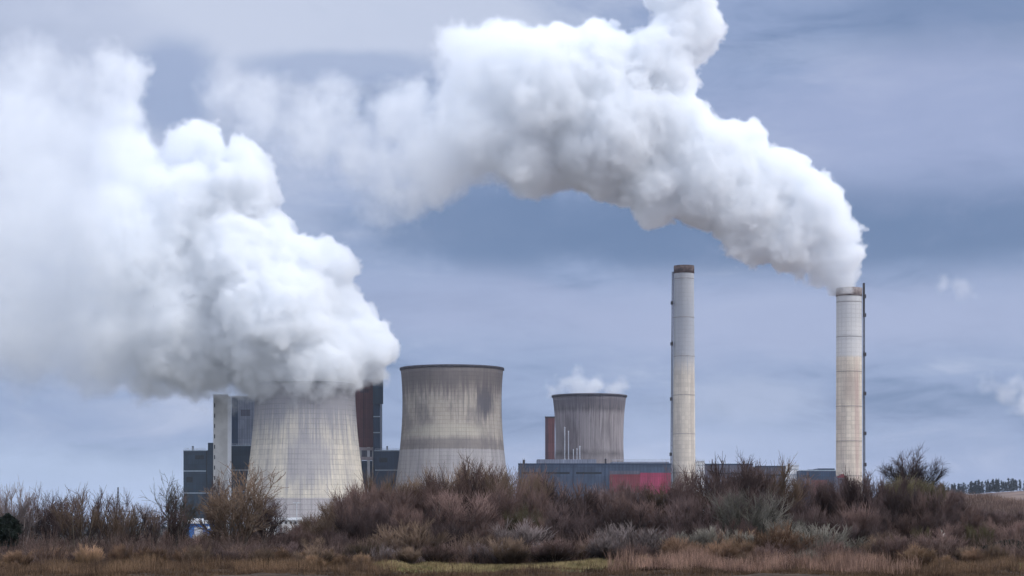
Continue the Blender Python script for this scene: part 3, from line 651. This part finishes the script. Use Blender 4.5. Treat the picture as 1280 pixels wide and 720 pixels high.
# knoll shrubs far right, hazier and smaller
for i in range(22):
    px = rg.uniform(1005, 1185); yy = rg.uniform(190, 262); x = (px - 640) / F * yy
    col = ('dark', 'purple', 'olive')[rg.integers(3)]
    put('bare_shrub', PROTO[rg.integers(len(PROTO))], ('stems', 'twigs'), MT[col], x, yy, rg.uniform(1.3, 2.0), 1.25, f"{CW[col]} bare shrub on the far knoll under the round-crowned tree", 'shrub', f"{CW[col]} shrubs on the far knoll", rg.uniform(0, 6.28))

# single trees
def fan_tree(px, top, Y, wide, col, label, seed, name='bare_tree', **kw):
    x = (px - 640) / F * Y; g = gz(x, Y); a = dict(nstem=8, splay=.46, nb=15, nt_=6, low=.28, blen=.3, tlen=.13, tr=.0030, stem_r=.014, ang=.45); a.update(kw)
    return put(name, shrub_meshes(seed, mats=MT[col], first='trunk', second='crown', **a), ('trunk', 'crown'), MT[col], x, Y, ZC - (top - HOR) / F * Y - g, wide, label, 'tree', None, seed)
def single(kind, px, top, Y, wide, col, label, cat='tree', rz=0.0, seed=1, **kw):
    x = (px - 640) / F * Y; g = gz(x, Y); h = ZC - (top - HOR) / F * Y - g
    pair = tree_meshes(seed, mats=MT[col], **kw)
    zmax = float(np.percentile([v.co.z for v in pair[1].vertices], 98.5))
    return put(kind, pair, ('trunk', 'crown'), MT[col], x, Y, h / zmax, wide, label, cat, None, rz)
single('bare_tree', 296, 590, 111, 1.22, 'brown', 'widest bare tree standing in front of the left edge of the steaming tower', seed=31, nl=12, splay=.85, trunk_h=.12, kids=(6, 5, 4), r0=.030, up=.09, l0=.68, tr=.0036)
single('bare_tree', 222, 605, 118, 0.90, 'sage', 'small pale leaning bare tree against the dark teal block', seed=32, nl=7, splay=.6, trunk_h=.3, kids=(7, 6, 4), r0=.021, up=.08)
fan_tree(103, 614, 119, 1.15, 'dark', 'tall round-topped dark bare tree between the pale tree and the lattice mast', 64)
fan_tree(70, 619, 122, .95, 'dark', 'slender dark bare tree left of the round-topped one', 65)
fan_tree(26, 607, 116, 1.0, 'lilac', 'tallest pale grey bare tree beside the dark evergreen', 66)
fan_tree(147, 629, 110, 1.2, 'brown', 'brown bare tree directly below the lattice mast', 67)
single('bare_tree', -2, 609, 128, 0.59, 'lilac', 'pale bare tree cut by the left picture edge', seed=37, nl=8, splay=.5, trunk_h=.3, kids=(6, 5, 4), r0=.021, up=.1)
single('bare_tree', 330, 622, 121, 0.90, 'dark', 'dark bare tree at the right foot of the widest one', seed=56, nl=9, splay=.6, trunk_h=.25, kids=(9, 7, 5), r0=.02)
single('bare_tree', 272, 604, 124, 0.60, 'dark', 'upright dark bare tree right behind the pale stair tower front', seed=57, nl=9, splay=.4, trunk_h=.25, kids=(9, 7, 5), r0=.02, up=.12)
fan_tree(1141, 565, 250, 1.15, 'dark', 'dark round-crowned bare tree alone on the knoll right of the thicker chimney', 71, name='round_tree', nstem=44, splay=.9, nb=16, tr=.0022, low=.25, blen=.24, up=.02, ang=.5, wob=.04)
single('bare_tree', 600, 584, 139, .9, 'purple', 'reddish crown rising highest over the thicket at the stained tower', seed=42, nl=12, splay=.8, trunk_h=.3, kids=(10, 8, 6), up=.1)
single('bare_tree', 935, 583, 127, .8, 'dark', 'upright dark crown rising highest over the thicket between the chimneys', seed=43, nl=12, splay=.5, trunk_h=.2, kids=(10, 9, 6), up=.14)
single('bare_tree', 852, 595, 130, .8, 'dark', 'upright dark crown right at the foot of the slimmer chimney', seed=44, nl=10, splay=.5, trunk_h=.2, kids=(10, 9, 6), up=.14)
for px, top, Y, lab in ((885, 660, 103.5, 'grey-green willow clump just right of the slimmer chimney line'), (1000, 652, 105, 'grey-green willow clump under the dark blue switch house'), (925, 664, 102.5, 'lowest grey-green willow clump between two larger ones')):
    x = (px - 640) / F * Y; g = gz(x, Y)
    for k_ in range(1):
        put('willow_shrub', PROTO[3], ('stems', 'twigs'), MT['sage'], x, Y, ZC - (top - HOR) / F * Y - g, 1.5, lab, 'shrub', None, px * .1)
put('willow_shrub', PROTO[6], ('stems', 'twigs'), MT['lilac'], (770 - 640) / F * 103, 103, 2.0, 1.5, 'pale lilac-grey shrub at the front under the right half of the long hall', 'shrub', None, 2.0)
for i in range(44):
    px = rg.uniform(-10, 1290); yy = rg.uniform(94.5, 99.5); x = (px - 640) / F * yy
    if 455 < px < 800: yy = rg.uniform(100, 101.5); x = (px - 640) / F * yy
    col = ('straw', 'rust', 'brown')[i % 3] if px < 480 or px > 800 else ('lilac', 'brown')[i % 2]
    put('low_bush', LOWP[i % 4], ('stems', 'twigs'), MT[col], x, yy, rg.uniform(.55, 1.25), rg.uniform(1.0, 1.5), f"{CW[col]} low bush at the front edge {next(z_ for e_, z_ in ZONES if px < e_)}", 'bush', f"{CW[col]} low bushes {next(z_ for e_, z_ in ZONES if px < e_)}", rg.uniform(0, 6.28))
TP = [shrub_meshes(300 + i, nstem=(3, 4, 5, 3, 4)[i], splay=.42, nb=15, nt_=5, low=.32, blen=.34, tlen=.13, tr=.0028, stem_r=.015, ang=.55, mats=MT['dark'], first='trunk', second='crown') for i in range(5)]
for i in range(20):
    px = -8 + 12.2 * i + rg.uniform(-5, 5); Y = rg.uniform(106, 135); top = float(np.interp(px, [0, 25, 70, 105, 150, 190, 230, 250], [610, 604, 610, 607, 617, 627, 618, 632])) + rg.uniform(-5, 22)
    x = (px - 640) / F * Y; h = ZC - (top - HOR) / F * Y - gz(x, Y)
    put('slender_tree', TP[i % 5], ('trunk', 'crown'), MT[('dark', 'brown', 'dark', 'dark')[i % 4]], x, Y, h * 1.0, rg.uniform(.8, 1.05), 'slender bare tree in the loose row left of the dark teal block', 'tree', 'slender bare trees in the loose row at the left', rg.uniform(0, 6.28))
# fallen pale limb on the right slope
t = empty('fallen_limb', ((1166 - 640) / F * 108, 108, gz((1166 - 640) / F * 108, 108)), 'pale bleached dead limb among dark shrubs on the right slope', 'dead branch')
tw = Twigs(); rg2 = np.random.default_rng(5)
for a_, b2, r_ in (((-.75, 0, .95), (.25, 0, .75), .06), ((.1, 0, .8), (.7, .1, 1.5), .045), ((.3, 0, 1.0), (.9, 0, .9), .04), ((-.4, 0, .9), (-.2, 0, 1.35), .03), ((-.6, 0, .2), (.1, 0, .85), .07), ((.5, 0, 1.25), (.4, 0, 1.7), .025)):
    u = np.linspace(0, 1, 7)[:, None]; tw.add(np.array(a_) * (1 - u) + np.array(b2) * u + rg2.normal(0, .035, (7, 3)), r_, r_ * .4)
o = bpy.data.objects.new('limb', tw.mesh('limb', plain('bleached_wood', (0.42, 0.38, 0.33), 0.8), 6)); COL.objects.link(o); o.parent = t

# evergreen at the left edge: needles on whorled boughs
def conifer(px, top, Y, wide, label, seed, dense=1.0):
    rg = np.random.default_rng(seed); x = (px - 640) / F * Y; g = gz(x, Y); h = ZC - (top - HOR) / F * Y - g
    t = empty('evergreen_tree', (x, Y, g), label, 'tree')
    S = Twigs(); S.add(np.array([[0, 0, -.1], [0.02, 0, h * .5], [0, 0, h * .96]]), .09, .03)
    o = bpy.data.objects.new('trunk', S.mesh('trunk', MT['dark'][0])); COL.objects.link(o); o.parent = t
    n = int(9000 * dense); zz = rg.uniform(.12 if wide > 1 else .45, 1, n); prof = np.interp(zz, [.1, .35, .45, .7, .9, 1], [.8, 1, .6, 1.0, .72, .1]) * wide
    a = rg.uniform(0, 2 * math.pi, n); lump = 1 + .22 * np.sin(a * 3 + zz * 17) + .15 * np.sin(a * 5 - zz * 31)
    rr = prof * lump * np.sqrt(rg.uniform(.1, 1, n)); cpt = np.stack([rr * np.cos(a), rr * np.sin(a), zz * h], -1)
    d1 = rg.normal(0, 1, (n, 3)); d1 /= np.linalg.norm(d1, axis=1)[:, None]; d2 = rg.normal(0, 1, (n, 3)); d2 = np.cross(d1, d2); d2 /= np.linalg.norm(d2, axis=1)[:, None]
    L = rg.uniform(.05, .11, n)[:, None]; v = np.stack([cpt - d1 * L - d2 * L * .25, cpt - d1 * L + d2 * L * .25, cpt + d1 * L], 1).reshape(-1, 3)
    me = bpy.data.meshes.new('crown'); me.from_pydata([], [], []); me.vertices.add(len(v)); me.vertices.foreach_set('co', v.astype(np.float32).ravel())
    me.loops.add(len(v)); me.loops.foreach_set('vertex_index', np.arange(len(v), dtype=np.int32)); me.polygons.add(n); me.polygons.foreach_set('loop_start', (np.arange(n) * 3).astype(np.int32)); me.update()
    me.materials.append(M_green); o = bpy.data.objects.new('crown', me); COL.objects.link(o); o.parent = t
M_green = plain('dark_evergreen', (0.012, 0.018, 0.014), 0.9, var=.5, scale=3)
conifer(10, 643, 104, .62, 'small dark evergreen at the left edge before the pale trees', 3)
conifer(1262, 676, 104, 1.2, 'low dark evergreen bush near the right bottom corner', 4)

# ------------------------------------------------------------------ far woods: nobody could count them
def far_wood(name, label, pts, hmin, hmax, n, seed, col, spread, conifers=True):
    rg = np.random.default_rng(seed); V = []; Fc = []; b0 = 0
    for i in range(n):
        u = rg.uniform(0, len(pts) - 1.001); k_ = int(u); x = lerp(pts[k_][0], pts[k_ + 1][0], u - k_); y = lerp(pts[k_][1], pts[k_ + 1][1], u - k_) + rg.uniform(-spread, spread)
        g = gz(x, y); h = rg.uniform(hmin, hmax); w_ = h * rg.uniform(.16, .24) if conifers else h * rg.uniform(.4, .6)
        m_ = 90
        zz = rg.uniform(.08, 1, m_); pr = (1.05 - zz) if conifers else np.sqrt(np.clip(1 - ((zz - .6) / .5) ** 2, 0.02, 1))
        a = rg.uniform(0, 6.28, m_); rr = w_ * pr * rg.uniform(.4, 1.1, m_)
        c_ = np.stack([x + rr * np.cos(a), y + rr * np.sin(a), g + zz * h], -1); s_ = h * .055
        tri = rg.normal(0, s_, (m_, 3, 3)) + c_[:, None]; V.append(tri.reshape(-1, 3))
    V = np.concatenate(V).astype(np.float32); n_ = len(V) // 3
    me = bpy.data.meshes.new(name); me.vertices.add(len(V)); me.vertices.foreach_set('co', V.ravel()); me.loops.add(len(V)); me.loops.foreach_set('vertex_index', np.arange(len(V), dtype=np.int32))
    me.polygons.add(n_); me.polygons.foreach_set('loop_start', (np.arange(n_) * 3).astype(np.int32)); me.update()
    me.materials.append(plain(name, col, .95, var=.35, scale=.05)); o = bpy.data.objects.new(name, me); COL.objects.link(o)
    tag(o, label, 'trees', kind='stuff')
far_wood('distant_pines', 'dark blue-green line of distant pines on the far right hill', [(398, 1960), (480, 1960), (560, 1980)], 6, 13, 260, 8, (0.022, 0.032, 0.035), 9)
far_wood('distant_treeline', 'low blue-grey treeline on the far plain behind the plant', [(-900, 1500), (-300, 1450), (250, 1450)], 10, 18, 700, 9, (0.045, 0.045, 0.045), 60, False)
far_wood('near_treeline', 'brown-grey scrub on the plain before the plant', [(-190, 560), (-90, 620), (0, 640), (120, 620), (180, 560)], 4, 8, 420, 10, (0.05, 0.04, 0.038), 60, False)

# ------------------------------------------------------------------ grass, straw and brambles
def blades(name, label, n, region, h0, h1, mat, seed, width=.008, lean=.35):
    rg = np.random.default_rng(seed); X, Y_ = region(rg, n); n = len(X); Z = ground_z(X, Y_)
    # clumps
    h = rg.uniform(h0, h1, n) * (0.65 + .5 * (np.sin(X * 1.7 + 1.3 * np.sin(Y_ * 1.1)) * .5 + .5))
    a = rg.uniform(0, 6.28, n); L = rg.uniform(0, lean, n); dx_, dy_ = np.cos(a) * L, np.sin(a) * L; b_ = rg.uniform(0, 6.28, n); wx, wy = np.cos(b_) * width, np.sin(b_) * width
    def ring(t, wf): return [np.stack([X + dx_ * h * t * t + s_ * wx * wf, Y_ + dy_ * h * t * t + s_ * wy * wf, Z - .03 + h * t * (1 - .25 * t * L)], -1) for s_ in (-1, 1)]
    r = ring(0, 1) + ring(.55, .8) + ring(1.0, .15); V = np.stack(r, 1).astype(np.float32)
    q = np.array([[0, 1, 3, 2], [2, 3, 5, 4]]); idx = (np.arange(n) * 6)[:, None, None] + q[None]; idx = idx.reshape(-1, 4).astype(np.int32)
    me = bpy.data.meshes.new(name); me.vertices.add(n * 6); me.vertices.foreach_set('co', V.ravel()); me.loops.add(idx.size); me.loops.foreach_set('vertex_index', idx.ravel())
    me.polygons.add(len(idx)); me.polygons.foreach_set('loop_start', (np.arange(len(idx)) * 4).astype(np.int32)); me.update(); me.materials.append(mat)
    o = bpy.data.objects.new(name, me); COL.objects.link(o); tag(o, label, 'grass', kind='stuff')
def strip(p0, p1, y0, y1, bump=0.0, fade=60):
    def f(rg, n):
        y = rg.uniform(y0, y1, n); px = rg.uniform(p0, p1, n)
        e = np.minimum(px - p0, p1 - px) / fade; keep = e + .35 * np.sin(px * .11 + y * 1.3) > rg.uniform(0, 1, n); px, y = px[keep], y[keep]; n = len(px)
        if bump:      # patchy
            keep = (np.sin(px * .031 + y) + np.sin(px * .083 + y * .7) + rg.normal(0, .7, n)) > -bump; px, y = px[keep], y[keep]
        return (px - 640) / F * y, y
    return f
def patchy(name, cols, scale=.7):
    m, q, p = newmat(name, .9, .1); co = q.node('ShaderNodeTexCoord').outputs['Object']
    n = q.noise(co, scale, 5, .65); n2 = q.noise(co, 9.0, 3, .7)
    c_ = q.mix(q.ramp(n, .35, .62), cols[0] + (1,), cols[1] + (1,)); k = q.ramp(n2, .2, .8, .55, 1.5)
    q.put(p.inputs['Base Color'], q.mix(1.0, c_, q.comb(k, k, k), 'MULTIPLY')); return m
M_straw = patchy('straw', ((0.09, 0.054, 0.042), (0.34, 0.215, 0.16)), .6)
M_rust = patchy('rusty_grass', ((0.055, 0.035, 0.025), (0.19, 0.12, 0.072)), .5)
M_bank = patchy('bank_grass', ((0.13, 0.105, 0.05), (0.32, 0.25, 0.13)))
M_hill = patchy('hill_grass', ((0.10, 0.07, 0.06), (0.24, 0.17, 0.14)), .08)
M_fore = patchy('dark_weeds', ((0.03, 0.019, 0.013), (0.12, 0.075, 0.045)))
M_bram = patchy('bramble_stems', ((0.035, 0.024, 0.022), (0.17, 0.115, 0.095)), .45)
blades('bank_grass', 'yellow-green rough grass along the low bank at the bottom', 60000, strip(400, 900, 95.5, 101.5), .08, .26, M_bank, 1, lean=.6)
blades('straw_grass', 'tall pinkish straw grass at the bottom right', 46000, strip(760, 1150, 90, 103, .1), .3, 1.1, M_straw, 2, width=.008)
blades('rusty_grass', 'orange-brown dead grass clumps at the bottom left', 62000, strip(-90, 500, 90.5, 103, .2), .2, .75, M_rust, 3)
blades('hill_grass', 'mauve-brown dead grass on the slope at the far right', 60000, strip(1160, 1330, 170, 420, fade=10), .25, .8, M_hill, 9, width=.02)
blades('fringe_grass', 'short brown grass at the foot of the right slope', 20000, strip(1080, 1300, 90, 101, .6), .25, .7, M_rust, 4)
M_bram.name = 'bramble_stems'
blades('bottom_straw', 'loose tan grass tufts scattered along the bottom edge', 16000, strip(-30, 1310, 87, 98, -.6), .2, .6, M_fore, 12)
blades('dark_weeds', 'dark brown weeds along the bottom edge', 70000, strip(-30, 1310, 84, 95), .08, .26, M_fore, 5, lean=.8)
def brambles(n, seed):
    rg = np.random.default_rng(seed); T = Twigs(); Y_ = 99.5 + 50 * rg.uniform(0, 1, n) ** 1.4; px = rg.uniform(-30, 1310, n); X = (px - 640) / F * Y_; Z = ground_z(X, Y_)
    pat = .5 + .28 * np.sin(px * .045 + 2.1 * np.sin(Y_ * .31)) + .22 * np.sin(px * .11 - Y_ * .5 + 1.7) ; L = rg.uniform(.4, 1.5, n) * (.35 + 1.0 * pat); a = rg.uniform(0, 6.28, n); sp = rg.uniform(.1, .9, n); t = np.linspace(0, 1, 4)
    for i in range(n):
        hx, hy = math.cos(a[i]) * sp[i] * L[i], math.sin(a[i]) * sp[i] * L[i]
        T.P.append(np.stack([X[i] + hx * t, Y_[i] + hy * t, Z[i] - .05 + L[i] * (t * 1.25 - .55 * sp[i] * t * t)], -1).astype(np.float32)); T.Rr.append(np.linspace(.012, .004, 4, dtype=np.float32))
    o = bpy.data.objects.new('undergrowth', T.mesh('undergrowth', M_bram)); COL.objects.link(o); tag(o, 'tangled brown undergrowth between the shrubs', 'undergrowth', kind='stuff')
brambles(75000, 6)

# ------------------------------------------------------------------ thin winter haze over the whole place
def haze(density):
    x0, x1, y0, y1, z0, z1 = -14500, 14500, -450, 17500, -14, 262
    o = MB().box(x0, x1, y0, y1, z0, z1).build('haze', HZ)
    tag(o, 'thin pale blue winter haze over the whole plain', 'haze', kind='stuff')
HZ = bpy.data.materials.new('haze'); HZ.use_nodes = True; HZ.node_tree.nodes.clear()
_v = HZ.node_tree.nodes.new('ShaderNodeVolumePrincipled'); _v.inputs['Color'].default_value = (0.72, 0.82, 1.0, 1); _v.inputs['Density'].default_value = 0.000038
HZ.node_tree.links.new(_v.outputs[0], HZ.node_tree.nodes.new('ShaderNodeOutputMaterial').inputs['Volume'])
haze(0)
# ------------------------------------------------------------------ steam
def steam_material(name, aniso=0.0, color=(0.982, 0.9905, 1.0, 1)):
    m = bpy.data.materials.new(name); m.use_nodes = True
    t = m.node_tree; t.nodes.clear()
    v = t.nodes.new('ShaderNodeVolumePrincipled')
    v.inputs['Color'].default_value = color
    v.inputs['Density'].default_value = 1.0
    v.inputs['Density Attribute'].default_value = 'density'
    v.inputs['Anisotropy'].default_value = aniso
    o = t.nodes.new('ShaderNodeOutputMaterial'); t.links.new(v.outputs[0], o.inputs['Volume'])
    return m
STEAM = steam_material('steam')

def plume(name, label, Y, blobs, box, voxel, dens=0.14, warp=(60, 14), puffs=((46, .42), (21, .55), (9, .6)), k=14, soft=(3, 3, 0, 1), wisp=0.0, hollow=None, depth=None, seed=0.0, low=None, thin_to=0.08):
    """one real volume of steam: spheres joined, puffed up by cell noise, kept in voxels.
    blobs: (px, py, radius in px, depth offset in px) at distance Y; soft = (edge width at x0, at x1, x0, x1) in px."""
    s = Y / F
    org = P(640, HOR, Y)
    mb = bpy.data.meshes.new(name); o = bpy.data.objects.new(name, mb); COL.objects.link(o); o.location = org
    g = bpy.data.node_groups.new(name, 'GeometryNodeTree')
    g.interface.new_socket('Geometry', in_out='OUTPUT', socket_type='NodeSocketGeometry')
    q = NB(g)
    pos0 = q.node('GeometryNodeInputPosition').outputs[0]
    pos = q.v('SCALE', pos0, scale=1 / s)                       # in photo pixels: x right, y away, z up
    pos = q.v('ADD', pos, (seed, 0, 0)) if seed else pos
    wn = q.v('SUBTRACT', q.noise(pos, 1 / warp[0], 2, 0.5, color=True), (0.5, 0.5, 0.5))
    wp = q.v('ADD', pos, q.v('SCALE', wn, scale=warp[1] * 4))
    d = None
    for (px, py, r, dy) in blobs:
        c0 = (px - 640 + seed, dy, HOR - py)
        e = q.m('SUBTRACT', q.v('DISTANCE', wp, c0), r)
        d = e if d is None else q.m('SMOOTH_MIN', d, e, k)
    x, y, z = q.xyz(pos)
    px_ = q.m('ADD', x, 640.0 - seed)
    for i, (size, amp) in enumerate(puffs):
        vn = q.node('ShaderNodeTexVoronoi', voronoi_dimensions='3D', feature='F1')
        vec = wp if i == 0 else pos
        if i: vec = q.v('ADD', pos, q.v('SCALE', wn, scale=size))
        q.put(vn.inputs['Vector'], vec); vn.inputs['Scale'].default_value = 1 / size
        d = q.m('ADD', d, q.m('MULTIPLY', q.m('SUBTRACT', vn.outputs['Distance'], 0.52), size * amp))
    sw = q.ramp(px_, float(soft[2]), float(soft[3]), float(soft[0]), float(soft[1]), False)
    if low: sw = q.m('MAXIMUM', sw, q.ramp(z, float(HOR - low[0]), float(HOR - low[1]), 3.0, float(low[2]), False))
    fine = q.noise(pos, 1 / 26, 5, 0.68)
    d2 = q.m('ADD', d, q.m('MULTIPLY', q.m('SUBTRACT', fine, 0.5), q.m('ADD', q.m('MULTIPLY', sw, 1.5), 24.0)))
    den = q.ramp(d2, q.m('MULTIPLY', sw, 0.3), q.m('MULTIPLY', sw, -0.7), 0.0, 1.0)
    thin = q.ramp(sw, 4.0, 30.0, 1.0, thin_to, False)
    den = q.m('MULTIPLY', den, thin)
    if wisp:
        den = q.m('MULTIPLY', den, q.ramp(q.m('ADD', q.noise(pos, 1 / 42, 5, 0.62), q.ramp(sw, 4.0, 26.0, 0.25, 0.0, False)), 0.40, 0.60, 1 - wisp, 1.0))
    den = q.m('MULTIPLY', den, dens)
    vc = q.node('GeometryNodeVolumeCube')
    (x0, x1, y0, y1), dd = box, depth or 160
    mn = ((x0 - 640) * s, -dd * s, (HOR - y1) * s); mx = ((x1 - 640) * s, dd * s, (HOR - y0) * s)
    q.put(vc.inputs['Density'], den)
    vc.inputs['Min'].default_value = mn; vc.inputs['Max'].default_value = mx
    for i, a in enumerate(('Resolution X', 'Resolution Y', 'Resolution Z')):
        vc.inputs[a].default_value = max(2, int((mx[i] - mn[i]) / (voxel * globals().get('VOXK', 1.0))))
    sm = q.node('GeometryNodeSetMaterial'); q.put(sm.inputs[0], vc.outputs[0]); sm.inputs['Material'].default_value = STEAM
    q.put(q.node('NodeGroupOutput').inputs[0], sm.outputs[0])
    md = o.modifiers.new('steam', 'NODES'); md.node_group = g
    mb.materials.append(STEAM)
    o['label'] = label; o['category'] = 'steam plume'; o['kind'] = 'stuff'
    return o

LEFT = [(381, 470, 54, 0), (418, 445, 52, -10), (450, 430, 44, 0), (474, 432, 28, -10), (405, 390, 50, 10), (415, 335, 34, 0), (380, 330, 34, -20), (345, 400, 80, -30),
        (300, 340, 80, -10), (288, 250, 58, 0), (240, 188, 38, 0), (305, 215, 36, -10), (215, 265, 62, -20), (335, 285, 26, 0), (230, 400, 90, 0), (150, 320, 95, -20),
        (155, 215, 60, 0), (140, 130, 38, 0), (150, 92, 36, 0), (135, 75, 20, 0), (95, 180, 62, 10), (60, 270, 95, 0), (20, 170, 80, 10), (120, 410, 84, -10), (40, 390, 95, 0), (-40, 300, 100, 0),
        (190, 450, 45, 0), (270, 450, 48, 0), (330, 452, 40, 10), (-60, 180, 90, 0), (20, 445, 40, 0), (-60, 420, 70, 0), (300, 474, 28, 0), (245, 474, 30, 0), (185, 470, 32, 0), (115, 466, 36, 0), (40, 460, 38, 0), (345, 468, 29, -46), (378, 464, 30, -58), (414, 466, 30, -50), (438, 464, 25, -28), (325, 474, 27, -12), (458, 458, 28, 0), (90, 110, 40, 20), (30, 90, 50, 20)]
RIGHT = [(1061, 352, 17, 0), (1061, 363, 15, 0), (1048, 342, 19, 0), (1030, 330, 24, 0), (1056, 322, 25, 0), (1044, 290, 34, 0), (1014, 262, 46, 0), (985, 290, 46, 0), (1015, 318, 28, 0), (965, 224, 46, 0), (925, 260, 56, 0), (932, 184, 34, 0), (932, 302, 34, 0), (885, 218, 68, 0),
         (835, 170, 62, 0), (815, 225, 54, 0), (812, 262, 28, 0), (760, 160, 86, 0), (750, 90, 62, 0), (815, 90, 58, 0), (856, 40, 46, 0), (850, -10, 44, 0), (690, 120, 86, 0), (665, 190, 58, 0), (620, 100, 70, 0),
         (575, 62, 32, 0), (600, 160, 70, 0), (540, 195, 58, 0), (495, 232, 46, 0), (475, 262, 28, 0), (450, 190, 50, 0), (390, 165, 52, 0), (330, 135, 46, 0), (280, 108, 30, 0), (420, 125, 38, 0), (500, 150, 50, 0)]
WISP_C = [(690, 486, 8, 0), (775, 491, 7, 0), (742, 484, 13, 0), (722, 480, 14, 0), (765, 489, 9, 0), (703, 480, 8, 0), (735, 493, 12, 0)]
CLOUD_R = [(1262, 490, 17, 0), (1285, 500, 20, 0), (1238, 480, 9, 0), (1310, 505, 20, 0)]
CLOUD_S = [(1203, 364, 13, 0), (1178, 356, 9, 0), (1218, 372, 7, 0)]
if not globals().get('SKIP_PLUMES'):
    plume('steam_plume', 'huge billowing white and grey steam bank pouring leftwards from the steaming cooling tower', 1200, LEFT, (-130, 520, 30, 525), 0.9,
          dens=0.24, warp=(80, 12), soft=(46, 3, 10, 290), low=(450, 490, 13), thin_to=.13, wisp=.3, depth=125, puffs=((44, .24), (22, .38), (11, .5), (5.5, .5)))
    plume('steam_plume', 'long white steam plume bending left out of the thicker banded chimney', 1200, RIGHT, (235, 1100, -50, 368), 0.9,
          dens=0.24, warp=(80, 10), soft=(38, 3, 380, 760), thin_to=.15, wisp=.6, depth=100, k=10, puffs=((40, .22), (19, .38), (9.5, .5), (5, .5)))
    plume('steam_wisp', 'thin steam wisp just above the smallest cooling tower', 1400, WISP_C, (650, 800, 440, 500), 1.3, dens=0.11, warp=(40, 8), soft=(13, 11, 650, 760), depth=30, k=8, puffs=((14, .6), (7, .5)))
    plume('small_cloud', 'small white cloud scrap at the right edge', 1500, CLOUD_R, (1200, 1340, 445, 540), 1.8, dens=0.06, warp=(40, 12), soft=(14, 16, 1220, 1300), depth=30, k=10, puffs=((16, .6), (8, .6)))
    plume('small_cloud', 'faint cloud puff right of the thicker chimney top', 1500, CLOUD_S, (1140, 1240, 330, 400), 1.8, dens=0.035, warp=(50, 9), soft=(12, 12, 1140, 1240), depth=26, k=10, puffs=((16, .6), (8, .6)))
